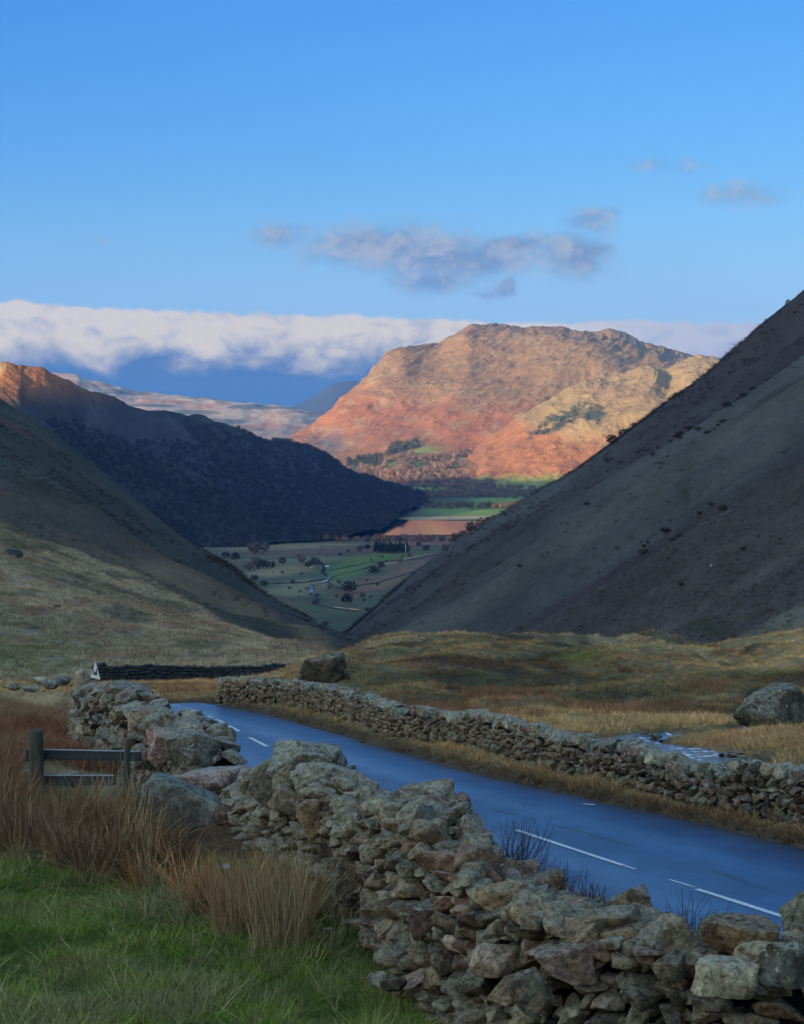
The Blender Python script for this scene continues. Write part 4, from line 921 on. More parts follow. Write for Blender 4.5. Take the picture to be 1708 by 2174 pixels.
# loose top layer
x = 0.0
while x < L_n:
    i = min(len(nf) - 1, int(x / L_n * (len(nf) - 1)))
    for lat_ in (-.3, -.14, .02, .16, .28):
        if rs.random() < .12: continue
        sz = rs.uniform(.10, .20); p_ = wall_mid[i] + Nn[i] * (lat_ + rs.uniform(-.06, .06)) + Tn[i] * rs.uniform(-.08, .08)
        xx_, _y = proj(np.array((p_[0], p_[1], ztop[i]))); lim_ = P(xx_, np.interp(xx_, [a_[0] for a_ in top_px], [a_[1] for a_ in top_px]) + 10, p_[1])[2] - sz * .5
        near_wall.add(rs.choice(V_near), (p_[0], p_[1], min(ztop[i] - .06 + rs.uniform(-.07, .05), lim_)), (sz * rs.uniform(.9, 1.4), sz * rs.uniform(.7, 1.1), sz * rs.uniform(.35, .75)),
                      (rs.gauss(0, .25), rs.gauss(0, .25), rs.uniform(0, 6.28)), 'stone')
    x += .19
# big named blocks placed where the photograph shows them: pixel centre, pixel size, thickness ratio, tilt, distance offset
def big(w, px, py, wpx, hpx, tilt, Y, var, deep=.8, rz=0.0, name='cope_stone', yaw=None, pitch=0.0):
    p_ = P(px, py, Y); sc = Y / F
    w.add(var, p_, (wpx * sc / 2 * 1.05, max(wpx, hpx) * sc / 2 * deep, hpx * sc / 2 * 1.08), (pitch, -R(tilt), rz), name, vis=1e4)
Bn = [hull_rock('cope_stone', 300 + i, M['rock'], 20, 4, .06, .04, 4.0) for i in range(9)]
Bl = [hull_rock('cope_stone', 330 + i, M['rockL'], 22, 4, .06, .04, 4.0) for i in range(6)]
big(near_wall, 650, 1612, 165, 84, 2, 18.4, Bl[0], .7)
big(near_wall, 590, 1668, 130, 120, 35, 18.5, Bl[1], .6)
big(near_wall, 712, 1664, 190, 72, -12, 17.9, Bl[2], .55)
big(near_wall, 620, 1700, 110, 60, -20, 17.8, Bn[3], .6)
big(near_wall, 905, 1688, 150, 60, 6, 16.6, Bn[0], .6)
big(near_wall, 905, 1738, 190, 78, -10, 15.9, Bn[1], .55)
big(near_wall, 975, 1730, 70, 90, 10, 16.2, Bn[2], .7)
big(near_wall, 760, 1730, 90, 60, 20, 16.9, Bn[4], .7)
big(near_wall, 665, 1742, 60, 95, 15, 17.0, Bn[5], .6)
big(near_wall, 960, 1795, 160, 36, -4, 15.2, Bn[6], .7)
big(near_wall, 1090, 1848, 120, 40, 4, 14.0, Bn[6], .7)
big(near_wall, 890, 1870, 100, 62, -8, 14.6, Bn[7], .8)
big(near_wall, 940, 1955, 155, 95, -5, 13.3, Bl[3], .7)
big(near_wall, 1085, 1950, 170, 110, 8, 12.9, hull_rock('cope_stone', 377, M['rock'], 20, 4, .06, .04, 4.0), .7)
big(near_wall, 740, 1870, 80, 110, 0, 15.7, Bn[8], .5)
big(near_wall, 1150, 1875, 120, 44, 12, 13.4, Bn[2], .7)
big(near_wall, 1330, 1920, 115, 98, 22, 12.6, Bn[4], .8)
big(near_wall, 1370, 1960, 130, 50, -16, 12.3, Bn[5], .8)
big(near_wall, 1258, 1960, 90, 60, -12, 12.2, Bl[4], .8)
big(near_wall, 1425, 2055, 90, 60, 25, 11.2, Bn[1], .8)
big(near_wall, 1580, 1990, 190, 95, 4, 11.5, Bn[7], .7)
big(near_wall, 1700, 1955, 90, 150, -10, 11.9, Bn[8], .7)
big(near_wall, 1670, 2050, 160, 110, -8, 10.9, Bl[5], .5)
big(near_wall, 1540, 2075, 170, 90, -6, 10.9, Bn[3], .5)
big(near_wall, 1050, 2040, 110, 80, -10, 12.0, Bn[0], .6)
big(near_wall, 1200, 2050, 150, 100, 10, 11.6, Bn[2], .55)
big(near_wall, 1130, 2110, 90, 110, 30, 11.4, Bn[5], .5)
near_wall.finish(300)

# -- the ruined length of wall at left, between the rushes and the road
lf = np.array([(-2.0, 21.3), (-2.3, 22.1), (-2.75, 23.2), (-3.3, 24.6), (-4.0, 26.2), (-4.7, 28.0), (-5.3, 31.0), (-6.2, 36.0), (-7.4, 43.0)])
lf, ls_ = resample(lf, .12); lf = smooth_path(lf, 5)
Tl = np.gradient(lf, axis=0); Tl /= np.linalg.norm(Tl, axis=1)[:, None]; Nl = np.stack([-Tl[:, 1], Tl[:, 0]], -1)   # left side faces the camera
wm = lf - Nl * .32; gl = H(wm[:, 0], wm[:, 1]); glf = H(lf[:, 0], lf[:, 1])
tp = [(150, 1440), (165, 1430), (192, 1432), (205, 1462), (240, 1455), (285, 1470), (300, 1492), (330, 1512), (370, 1520), (430, 1545), (460, 1592), (475, 1640), (500, 1690), (520, 1720)]
mp, _ = proj(np.c_[wm, gl + .8]); zl = np.array([P(mp[k], np.interp(mp[k], [a_[0] for a_ in tp], [a_[1] for a_ in tp]), wm[k, 1])[2] for k in range(len(wm))])
zl = np.where(wm[:, 1] > 29.5, gl + 1.2, zl); zl = np.clip(zl, gl + .25, glf + 1.5)
sL = np.linspace(0, ls_[-1], len(lf))
left_wall = Wall('dry_stone_wall', 'lichen covered ruined dry stone wall with big boulder copes behind the wooden rails at left', (float(wm[30, 0]), float(wm[30, 1]), float(gl[30])))
left_wall.core(np.c_[wm, np.minimum(gl, glf) - .2, zl - .15][::3], .27, M['core'])
face(left_wall, wm, 1, lambda x: np.interp(x, sL, glf) - .05, lambda x: np.interp(x, sL, zl) - .05, .30, V_left, (.14, .36), (.09, .19), .18, jit=.25, over=1.14)
for i in range(0, len(wm), 2):
    if wm[i, 1] > 33: break
    for la in (-.2, .1):
        sz = rs.uniform(.12, .22); p_ = wm[i] + Nl[i] * (la + rs.uniform(-.05, .05))
        left_wall.add(rs.choice(V_left), (p_[0], p_[1], zl[i] - .06), (sz * 1.2, sz, sz * rs.uniform(.5, .8)), (rs.gauss(0, .2), rs.gauss(0, .2), rs.uniform(0, 6.28)), 'stone')
big(left_wall, 405, 1592, 130, 76, -10, 22.6, Bl[1], .8)
big(left_wall, 355, 1545, 100, 60, -12, 23.8, Bl[2], .8)
big(left_wall, 345, 1580, 70, 90, 15, 23.3, Bl[0], .7)
big(left_wall, 322, 1528, 100, 62, -10, 25.0, Bl[3], .8)
big(left_wall, 258, 1482, 90, 66, -6, 26.6, Bl[4], .8)
big(left_wall, 176, 1452, 44, 70, 4, 28.3, Bl[5], .8)
big(left_wall, 190, 1480, 70, 50, 0, 28.0, Bl[2], .8)
big(left_wall, 315, 1610, 70, 50, 0, 23.6, Bl[4], .7)
big(left_wall, 400, 1640, 90, 50, -5, 22.5, Bn[4], .7)
big(left_wall, 510, 1625, 60, 70, -35, 26.0, Bn[6], .7) if False else None
left_wall.finish(300)
# big slab and flat stone lying by the wall end: things of their own
def boulder(name, label, cat, px, py, wpx, hpx, Y, seed, mat, tilt=0, deep=.8, rz=0.0, sub=4, pitch=0.0, cuts=9, rough=.05, kk=18, group=None):
    p_ = P(px, py, Y); sc = Y / F
    me = rock_mesh(name, sub, seed, mat, cuts, rough=rough, k=kk); o = link(name, me); o.location = p_
    o.scale = (wpx * sc / 2 * 1.05, max(wpx, hpx) * sc / 2 * deep, hpx * sc / 2 * 1.08); o.rotation_euler = (pitch, -R(tilt), rz)
    return tag(o, label, cat, group)
boulder('leaning_slab', 'large smooth grey-green stone slab leaning below the broken wall end', 'boulder', 405, 1740, 255, 124, 20.4, 401, M['slab'], -24, .55, cuts=6, rough=.03)
boulder('flat_stone', 'flat lichened stone resting tilted on top of the smooth grey slab', 'stone', 440, 1657, 136, 44, 21.0, 402, M['rockL'], 10, .6)
boulder('loose_stone', 'squat brown stone under the tilted flat stone at the broken wall end', 'stone', 478, 1706, 60, 26, 20.7, 403, M['rock'], -3, .7)
boulder('loose_stone', 'rounded grey stone just right of and below the tilted flat stone', 'stone', 492, 1680, 46, 32, 20.9, 404, M['rockL'], 15, .7)
boulder('loose_stone', 'pinkish flat stone lying in the grass at the foot of the near wall', 'stone', 836, 2090, 52, 26, 13.35, 405, M['rock'], 4, .6, sub=3)
boulder('loose_stone', 'grey stone in the grass touching the left side of the pinkish flat stone', 'stone', 804, 2078, 44, 30, 13.5, 406, M['rockL'], 20, .6, sub=3)
boulder('loose_stone', 'small pale stone in the grass between the tan rushes and the near wall', 'stone', 697, 1975, 20, 12, 15.3, 407, M['rockL'], 0, .7, sub=3)
boulder('loose_stone', 'dark stone half sunk in the grass at the bottom edge, left of centre', 'stone', 215, 2168, 50, 20, 13.1, 408, M['rock'], 0, .7, sub=3)
boulder('loose_stone', 'pale grey stone behind the left gate post', 'stone', 52, 1648, 44, 26, 24.0, 409, M['slab'], 20, .7, sub=3)
boulder('loose_stone', 'pale bluish stone seen through the lower rail of the fence', 'stone', 152, 1652, 60, 26, 23.6, 410, M['slab'], -4, .7, sub=3)

# -- wall beyond the road
wb = [(1900, 1800), (1800, 1790), (1708, 1772), (1624, 1752), (1540, 1738), (1452, 1718), (1301, 1676), (1140, 1640), (1055, 1618), (969, 1594), (890, 1580), (817, 1566), (740, 1536), (660, 1514), (600, 1503), (530, 1494), (463, 1488)]
wxy = np.array([on_road(x, y + (6 if x < 1400 else 3)) for x, y in wb]); wxy, _ = resample(wxy[::-1], .2); wxy = smooth_path(wxy, 20)
Tw = np.gradient(wxy, axis=0); Tw /= np.linalg.norm(Tw, axis=1)[:, None]; Nw = np.stack([-Tw[:, 1], Tw[:, 0]], -1)       # path runs towards the camera: left = moor side
wm2 = wxy + Nw * .3; g2 = H(wxy[:, 0], wxy[:, 1]); g2m = H(wm2[:, 0], wm2[:, 1])
tpp = [(455, 1436), (520, 1442), (600, 1452), (650, 1462), (700, 1474), (740, 1480), (780, 1496), (860, 1534), (900, 1546), (951, 1553), (1019, 1566), (1100, 1572), (1180, 1584), (1213, 1600), (1281, 1602), (1362, 1608), (1422, 1626), (1500, 1638), (1543, 1640), (1583, 1624), (1640, 1630), (1708, 1638), (1900, 1640)]
m2, _ = proj(np.c_[wm2, g2 + .9]); z2 = np.array([P(m2[k], np.interp(m2[k], [a_[0] for a_ in tpp], [a_[1] for a_ in tpp]) + 9, wm2[k, 1])[2] for k in range(len(wm2))])
s2 = np.r_[0, np.cumsum(np.linalg.norm(np.diff(wxy, axis=0), axis=1))]
far_wall = Wall('dry_stone_wall', 'long dry stone wall with grey rounded copes following the far side of the road', (float(wxy[len(wxy) // 2, 0]), float(wxy[len(wxy) // 2, 1]), float(g2[len(wxy) // 2])))
print('far wall height', np.round((z2 - g2)[::25], 2), 'len', s2[-1])
z2 = np.clip(z2, g2 + .7, g2 + 1.7)
far_wall.core(np.c_[wm2, np.minimum(g2, g2m) - .3, z2 - .12][::3], .24, M['core'])
face(far_wall, wm2, -1, lambda x: np.interp(x, s2, g2) - .08, lambda x: np.interp(x, s2, z2) - .10, .27, V_far, (.12, .34), (.08, .17), .16, jit=.35, over=1.1)
x = 0.0
while x < s2[-1]:
    i = int(np.interp(x, s2, np.arange(len(s2)))); wd = rs.uniform(.28, .5) * (1.25 if rs.random() < .2 else 1)
    far_wall.add(rs.choice(V_cope), (wm2[i, 0], wm2[i, 1], z2[i] + .0 + rs.uniform(-.03, .04)), (wd / 2 * 1.15, rs.uniform(.26, .36), rs.uniform(.14, .22)), (rs.gauss(0, .15), rs.gauss(0, .2), math.atan2(Tw[i, 1], Tw[i, 0]) + rs.gauss(0, .15)), 'cope_stone')
    x += wd * .86
far_wall.finish(300)

# -- dark wall across the foot of the left hillside
db = [(203, 1452), (240, 1454), (300, 1450), (380, 1449), (460, 1446), (540, 1443), (606, 1436), (640, 1428)]
dxy = np.array([P(x, y, np.interp(x, [110, 640], [110, 128]))[:2] for x, y in db]); dxy, _ = resample(dxy, .5); gd = H(dxy[:, 0], dxy[:, 1])
dx_, _ = proj(np.c_[dxy, gd]); dt_ = np.array([P(dx_[k], np.interp(dx_[k], [120, 240, 330, 460, 540, 610, 640], [1406, 1411, 1412, 1414, 1420, 1430, 1424]), dxy[k, 1])[2] for k in range(len(dxy))])
dark_wall = Wall('dry_stone_wall', 'dark shaded field wall crossing the foot of the left hillside behind the road bend', (float(dxy[10, 0]), float(dxy[10, 1]), float(gd[10])))
dark_wall.core(np.c_[dxy, gd - .3, np.maximum(dt_, gd + .9) - .1][::2], .3, M['farwall'])
V_dark = [rock_mesh('stone', 1, 500 + i, M['farwall'], 6, rough=.1) for i in range(6)]
sD = np.r_[0, np.cumsum(np.linalg.norm(np.diff(dxy, axis=0), axis=1))]
face(dark_wall, dxy, -1, lambda x: np.interp(x, sD, gd) - .1, lambda x: np.interp(x, sD, np.maximum(dt_, gd + .9)), .28, V_dark, (.3, .6), (.18, .3), .2, jit=.2)
dark_wall.finish(300)

# ------------------------------------------------------------------ boulders out on the moor and the hillsides
def seat(px, py, Y): return P(px, py, Y)
boulder('boulder', 'huge grey lichened boulder beside the stream on the right', 'boulder', 1645, 1508, 122, 104, hit(1640, 1545)[1], 420, M['bigrock'], 28, .8, .5, cuts=6, rough=.06, kk=40)
boulder('rock_outcrop', 'dark hollowed rock outcrop at the left end of the moor knoll', 'rock', 690, 1432, 88, 78, hit(690, 1450)[1], 421, M['darkrock'], 20, .9, cuts=9, rough=.16)
boulder('rock_outcrop', 'long flat grey rock slab lying at the right edge of the moor', 'rock', 1690, 1388, 110, 14, 112, 422, M['slab'], -2, .5, rough=.05)
boulder('rock_outcrop', 'low grey rock outcrop in the middle of the moor knolls', 'rock', 1245, 1418, 90, 30, 118, 423, M['slab'], -6, .6, rough=.08)
boulder('rock_outcrop', 'small grey crag on the left shoulder of the knoll', 'rock', 975, 1386, 60, 18, 138, 424, M['slab'], -8, .6, rough=.08)
boulder('boulder', 'dark boulder high on the pale spur at the left edge', 'boulder', 30, 1178, 40, 22, 242, 425, M['farwall'], -5, .8, sub=3)
boulder('boulder', 'small dark boulder low on the spur above the left field', 'boulder', 122, 1290, 16, 14, 195, 426, M['farwall'], -5, .8, sub=3)
for q, (x, y, w_, h_, Y) in enumerate([(30, 1458, 30, 16, 62), (70, 1462, 34, 14, 62), (110, 1452, 36, 20, 63), (135, 1445, 30, 18, 64), (90, 1444, 26, 14, 68)]):
    boulder('loose_stone', ['half buried grey stone at the far edge of the left field, leftmost of five', 'flat grey stone second from left at the far edge of the left field', 'grey stone fourth from left at the edge of the left field', 'grey stone closest to the left wall top, rightmost of five', 'small grey stone set behind the others at the far edge of the left field'][q], 'stone', x, y, w_, h_, Y, 430 + q, M['slab'], 0, .8, sub=2)
for q, (x, y, w_) in enumerate([(1465, 1308, 7), (1345, 1240, 4), (1510, 1204, 5)]):
    k = np.argmin((right_scr[..., 0] - x) ** 2 + (right_scr[..., 1] - y) ** 2); pp = right_pts.reshape(-1, 3)[k]
    sc = pp[1] / F; me = rock_mesh('pale_rock', 1, 440 + q, M['white'], 5); o = link('pale_rock', me); o.location = pp; o.scale = (w_ * sc / 2, w_ * sc / 2, w_ * sc / 2.6)
    tag(o, ['tiny white rock low on the right hillside', 'tiny white rock halfway down the right hillside, left one', 'tiny pale rock on the middle of the right hillside'][q], 'rock')

for q in range(22):
    k = rs.randint(int(len(c_stream) * .42), len(c_stream) - 2); sw_q = float(swidth(np.array(c_stream[k, 0]), np.array(c_stream[k, 1]))); off_ = rs.choice((-1, 1)) * rs.uniform(.35, 1.1) * sw_q; sz = rs.uniform(.07, .20)
    me = hull_rock('stream_stone', 470 + q, M['bigrock'], 14, 1, .05, .08); o = link('stream_stone', me); o.location = (c_stream[k, 0] + off_ * .8, c_stream[k, 1] + off_ * .5, z_stream[k] + sz * .15)
    o.scale = (sz * 1.3, sz, sz * .6); o.rotation_euler = (0, 0, rs.uniform(0, 6)); tag(o, 'dark wet stone breaking the white water of the stream', 'stone', 'stones in the stream')
# ------------------------------------------------------------------ box and tube helpers
def boxm(name, cx, cy, cz, sx, sy, sz, mat, parent=None, rot=(0, 0, 0), bev=.004):
    import bmesh
    bm = bmesh.new(); bmesh.ops.create_cube(bm, size=1.0); bmesh.ops.scale(bm, vec=(sx, sy, sz), verts=bm.verts)
    if bev: bmesh.ops.bevel(bm, geom=bm.edges[:], offset=min(bev, sx * .3, sy * .3, sz * .3), segments=1, affect='EDGES')
    me = bpy.data.meshes.new(name); bm.to_mesh(me); bm.free(); me.materials.append(mat)
    o = link(name, me, parent, (cx, cy, cz)); o.rotation_euler = rot; return o
def tube(name, pts, rad, mat, parent=None, seg=8, jitter=0.0):
    pts = np.array(pts, float); n_ = len(pts); rad = np.broadcast_to(rad, n_)
    T_ = np.gradient(pts, axis=0); T_ /= np.linalg.norm(T_, axis=1)[:, None] + 1e-9
    up = np.where(np.abs(T_[:, 2:3]) > .9, np.array([[1., 0, 0]]), np.array([[0, 0, 1.]])); A_ = np.cross(T_, up); A_ /= np.linalg.norm(A_, axis=1)[:, None]; B_ = np.cross(T_, A_)
    an = np.linspace(0, 2 * math.pi, seg, endpoint=False)
    V_ = (pts[:, None] + rad[:, None, None] * (np.cos(an)[None, :, None] * A_[:, None] + np.sin(an)[None, :, None] * B_[:, None]))
    if jitter: V_ = V_ + RNG.normal(0, jitter, V_.shape)
    V_ = V_.reshape(-1, 3); F_ = []
    for i in range(n_ - 1):
        for j in range(seg): F_.append((i * seg + j, i * seg + (j + 1) % seg, (i + 1) * seg + (j + 1) % seg, (i + 1) * seg + j))
    me = bpy.data.meshes.new(name); me.from_pydata([tuple(v) for v in V_], [], F_ + [tuple(range(seg))[::-1], tuple((n_ - 1) * seg + j for j in range(seg))])
    me.polygons.foreach_set('use_smooth', [len(p_.vertices) == 4 for p_ in me.polygons]); me.materials.append(mat); me.update()
    return link(name, me, parent)

# -- rail fence at left
fb = P(77, 1700, 22.4); fb[2] = H(fb[0], fb[1])
fence = thing('rail_fence', 'short weathered wooden fence with two rails and a round post in the rushes at left', 'fence', tuple(fb))
def fl(px, py, Y): return P(px, py, Y) - fb
a_, b_ = fl(77, 1552, 22.4), np.array((0.0, 0.0, -.15)); b_[0] = a_[0]; b_[1] = a_[1]
pp = [b_ + (a_ - b_) * t_ for t_ in np.linspace(0, 1, 9)]
post = tube('post', pp + [a_ + (0, 0, .012)], [.088, .088, .087, .088, .086, .087, .085, .084, .082, .072], M['wood'], fence, 14, .0015)
a2, b2 = fl(271, 1570, 22.0), fl(268, 1690, 22.0)
tube('post', [b2 + (a2 - b2) * t_ + np.array((.006 * math.sin(t_ * 9), 0, 0)) for t_ in np.linspace(0, 1, 8)], .034, M['wood'], fence, 8, .004)
def rail(p0, p1, hh_, th, lab=None):
    c_ = (p0 + p1) / 2; L_ = np.linalg.norm(p1 - p0); an = math.atan2(p1[1] - p0[1], p1[0] - p0[0]); el_ = math.atan2(p1[2] - p0[2], L_)
    r_ = boxm('rail', *c_, L_, th, hh_, M['rail'], fence, (0, -el_, an)); boxm('pale_edge', 0, 0, hh_ / 2 + .004, L_ * .97, th * .8, .008, M['railtop'], r_, bev=.002)
rail(fl(58, 1601, 22.56), fl(300, 1606, 22.3), .112, .04)
rail(fl(92, 1657, 22.5), fl(245, 1657, 22.3), .115, .04)
for q in (0, 1):
    yw = (1571, 1668)[q]
    tube('wire', [fl(-60 + 200 * t_ if t_ < .7 else -60 + 200 * t_, yw + 3 * math.sin(t_ * 3), 22.5) for t_ in np.linspace(0, 1.9, 10)], .0022, M['metal'], fence, 5)
boxm('post_bracket', *fl(60, 1604, 22.5), .05, .05, .14, M['rail'], fence, bev=.01)
# -- triangular warning sign beyond the wall, seen almost edge on
sb = P(204, 1465, 62.0); sgn = thing('road_sign', 'white triangular warning sign on a dark post beyond the left wall', 'road sign', tuple(sb), R(-52))
tz = P(199, 1403, 62.0)[2] - sb[2]; th_ = (P(0, 1403, 62)[2] - P(0, 1441, 62)[2])
tube('sign_post', [(0, .04, -1.2), (0, .04, tz - .1)], .045, M['metal'], sgn, 10)
def prism(name, pts, y0, y1, mat, parent):
    n_ = len(pts); V_ = [(x, y0, z) for x, z in pts] + [(x, y1, z) for x, z in pts]
    me = bpy.data.meshes.new(name); me.from_pydata(V_, [], [tuple(range(n_)), tuple(range(2 * n_ - 1, n_ - 1, -1))] + [(i, i + n_, (i + 1) % n_ + n_, (i + 1) % n_) for i in range(n_)])
    me.materials.append(mat); me.update(); return link(name, me, parent)
hw = th_ * .56
prism('sign_border', [(-hw, tz - th_), (hw, tz - th_), (0, tz)], -.006, .006, M['signred'], sgn)
k_ = .955; zc_ = tz - th_ * .62
prism('sign_face', [(-hw * k_, zc_ + (tz - th_ - zc_) * k_), (hw * k_, zc_ + (tz - th_ - zc_) * k_), (0, zc_ + (tz - zc_) * k_)], -.012, -.0065, M['signback'], sgn)
for cx_, wd_, z0, z1 in ((-.10, .05, .12, .30), (.0, .05, .10, .24), (.09, .045, .12, .36)):
    prism('sign_symbol', [(cx_ - wd_, tz - th_ + z0), (cx_ + wd_, tz - th_ + z0 + .02), (cx_ + wd_ * .7, tz - th_ + z1), (cx_ - wd_ * .6, tz - th_ + z1 - .03)], -.016, -.0125, M['signblk'], sgn)
# -- litter in the rushes
lt = P(482, 1841, 16.9); lit_ = thing('litter', 'small crumpled white and blue wrapper caught in the rushes', 'litter', tuple(lt))
o = link('wrapper', rock_mesh('wrapper', 2, 460, M['litter'], 10, rough=.3), lit_, (.012, 0, 0)); o.scale = (.035, .02, .024); o.rotation_euler = (0, .5, .4)
o = link('printed_patch', rock_mesh('printed_patch', 2, 461, M['litterb'], 10, rough=.3), lit_, (-.02, -.012, .006)); o.scale = (.02, .014, .026)
# -- little white marker on the knoll
mk = P(1064, 1364, 146.0); mp_ = thing('marker_post', 'tiny white topped marker post on the crest of the moor knoll', 'post', tuple(mk))
tube('post', [(0, 0, -.5), (0, 0, .12)], .09, M['signred'], mp_, 8); tube('white_cap', [(0, 0, .12), (0, 0, .38)], [.10, .05], M['white'], mp_, 8)

# ------------------------------------------------------------------ grass, rushes and tussocks
def tuft_mesh(name, n, h, w, spread, lean, seed, mat, segs=2, hvar=.4, curl=.5):
    r = np.random.default_rng(seed); V_, F_, S_ = [], [], []; off = 0
    for i in range(n):
        a_ = r.uniform(0, 6.283); rad = spread * math.sqrt(r.uniform()); bx_, by_ = rad * math.cos(a_), rad * math.sin(a_)
        la = r.uniform(0, 6.283) if r.uniform() < .4 else a_ + r.normal(0, .5); ln = abs(r.normal(0, lean)); hh_ = h * (1 - hvar * r.uniform()); fa = r.uniform(0, 3.14)
        wx_, wy_ = w * math.cos(fa) / 2, w * math.sin(fa) / 2; sh = r.uniform(0, 1)
        for s in range(segs):
            t_ = s / segs; b_ = ln * (t_ + curl * t_ * t_) * hh_; k_ = 1 - .55 * t_
            cx_, cy_, cz_ = bx_ + b_ * math.cos(la), by_ + b_ * math.sin(la), hh_ * t_ * (1 - .18 * ln * t_) - .02
            V_ += [(cx_ - wx_ * k_, cy_ - wy_ * k_, cz_), (cx_ + wx_ * k_, cy_ + wy_ * k_, cz_)]; S_ += [sh * .7 + .3 * t_ * sh] * 2
        b_ = ln * (1 + curl) * hh_; V_.append((bx_ + b_ * math.cos(la), by_ + b_ * math.sin(la), hh_ * (1 - .18 * ln))); S_.append(sh)
        for s in range(segs - 1): q = off + 2 * s; F_ += [(q, q + 1, q + 3), (q, q + 3, q + 2)]
        q = off + 2 * (segs - 1); F_.append((q, q + 1, off + 2 * segs)); off += 2 * segs + 1
    return mesh_np(name, V_, F_, mat, extra={'shade': S_})
hidden = []
def variants(meshes, key):
    c_ = bpy.data.collections.new(key); 
    for i, me in enumerate(meshes):
        o = bpy.data.objects.new('%s_%02d' % (key, i), me); c_.objects.link(o)
    return c_
def scatter(name, label, pts, scl, col, coll, nvar, tilt=.12, kind='stuff', parent=None, zs=None):
    n_ = len(pts); me = bpy.data.meshes.new(name); me.vertices.add(n_); me.vertices.foreach_set('co', np.asarray(pts, np.float32).ravel())
    rot = np.c_[RNG.normal(0, tilt, n_), RNG.normal(0, tilt, n_), RNG.uniform(0, 6.283, n_)].astype(np.float32)
    a_ = me.attributes.new('rot', 'FLOAT_VECTOR', 'POINT'); a_.data.foreach_set('vector', rot.ravel())
    sv = np.asarray(scl, np.float32); sv = np.stack([sv, sv, sv if zs is None else sv * zs], -1) if sv.ndim == 1 else sv
    a_ = me.attributes.new('scl', 'FLOAT_VECTOR', 'POINT'); a_.data.foreach_set('vector', sv.astype(np.float32).ravel())
    a_ = me.attributes.new('idx', 'INT', 'POINT'); a_.data.foreach_set('value', RNG.integers(0, nvar, n_).astype(np.int32))
    c4 = np.ones((n_, 4), np.float32); c4[:, :3] = col; a_ = me.attributes.new('tint', 'FLOAT_COLOR', 'POINT'); a_.data.foreach_set('color', c4.ravel())
    o = link(name, me, parent); ng = bpy.data.node_groups.new(name + '_scatter', 'GeometryNodeTree')
    ng.interface.new_socket('Geometry', in_out='INPUT', socket_type='NodeSocketGeometry'); ng.interface.new_socket('Geometry', in_out='OUTPUT', socket_type='NodeSocketGeometry')
    gi = ng.nodes.new('NodeGroupInput'); go = ng.nodes.new('NodeGroupOutput'); ip = ng.nodes.new('GeometryNodeInstanceOnPoints'); ci = ng.nodes.new('GeometryNodeCollectionInfo')
    ci.inputs['Collection'].default_value = coll; ci.inputs['Separate Children'].default_value = True; ci.inputs['Reset Children'].default_value = True
    def na(nm, tp_):
        q = ng.nodes.new('GeometryNodeInputNamedAttribute'); q.data_type = tp_; q.inputs['Name'].default_value = nm; return q.outputs['Attribute']
    L_ = ng.links.new; L_(gi.outputs[0], ip.inputs['Points']); L_(ci.outputs[0], ip.inputs['Instance']); ip.inputs['Pick Instance'].default_value = True
    L_(na('idx', 'INT'), ip.inputs['Instance Index']); L_(na('rot', 'FLOAT_VECTOR'), ip.inputs['Rotation']); L_(na('scl', 'FLOAT_VECTOR'), ip.inputs['Scale']); L_(ip.outputs[0], go.inputs[0])
    md = o.modifiers.new('scatter', 'NODES'); md.node_group = ng
    return tag(o, label, kind=kind)
def screen_scatter(n, x0, x1, y0, y1, Yr=(10, 200), m=1500):
    pass
def world_scatter(n, Y0, Y1, marg=1.15, pw=1.0):
    """random points inside the view wedge between two distances, density ~ 1/Y^pw"""
    u = RNG.uniform(0, 1, n)
    if pw == 1.0: Y = Y0 + (Y1 - Y0) * u
    else: Y = np.exp(np.log(Y0) + (np.log(Y1) - np.log(Y0)) * u)
    X = RNG.uniform(-1, 1, n) * (Y * .215 * marg + .8); return X, Y
def wall_clear(X, Y, r=.5):
    k_ = dist_path(X, Y, wall_mid[::4])[0] > r + .12
    k_ &= dist_path(X, Y, wm[::4])[0] > r; k_ &= dist_path(X, Y, wm2[::6])[0] > r * .8
    return k_
def visible_px(X, Y, Z, m=60):
    x, y = proj(np.stack([X, Y, Z], -1)); return (x > -m - 900) & (x < 1708 + m + 900) & (y < 2174 + 700) & (y > 1200), x, y

gv = variants([tuft_mesh('grass_tuft', 26, .085, .0065, .085, .95, 600 + i, M['blade'], 2, .5) for i in range(5)], 'lawn_tuft')
X, Y = world_scatter(100000, 9.5, 22.5, 1.9); Z = H(X, Y); ok, x_, y_ = visible_px(X, Y, Z)
lineN = fbm(X / 1.2, Y / 1.2, 3, 301)
bound = 1800 + .12 * x_ + 60 * lineN
ok &= wall_clear(X, Y, .30) & (y_ > bound) & (dist_path(X, Y, wall_mid[::4])[2] < 0)
X, Y, Z, x_, y_ = X[ok], Y[ok], Z[ok], x_[ok], y_[ok]
nn = fbm(X / .5, Y / .7, 4, 303) * 1.3; c_ = lerp(np.broadcast_to(np.array((.15, .22, .035)), X.shape + (3,)).copy(), sstep(nn, .1, .4) * .7, np.array((.24, .21, .07)))
c_ = lerp(c_, sstep(nn, -.1, -.35) * .6, np.array((.065, .105, .022))); c_ = lerp(c_, (RNG.uniform(0, 1, len(X)) < .11) * .85, np.array((.40, .30, .14)))
c_ = lerp(c_, sstep(y_, 2060, 2180) * sstep(fbm(X / .5, Y / .5, 3, 309), -.1, .3) * .6, np.array((.22, .19, .09)))
scatter('grass', 'short green grass at the bottom left', np.c_[X, Y, Z], RNG.uniform(.5, 1.3, len(X)) * (.65 + .6 * sstep(nn, -.4, .4)), c_, gv, 5, .15)
print('lawn tufts', len(X))

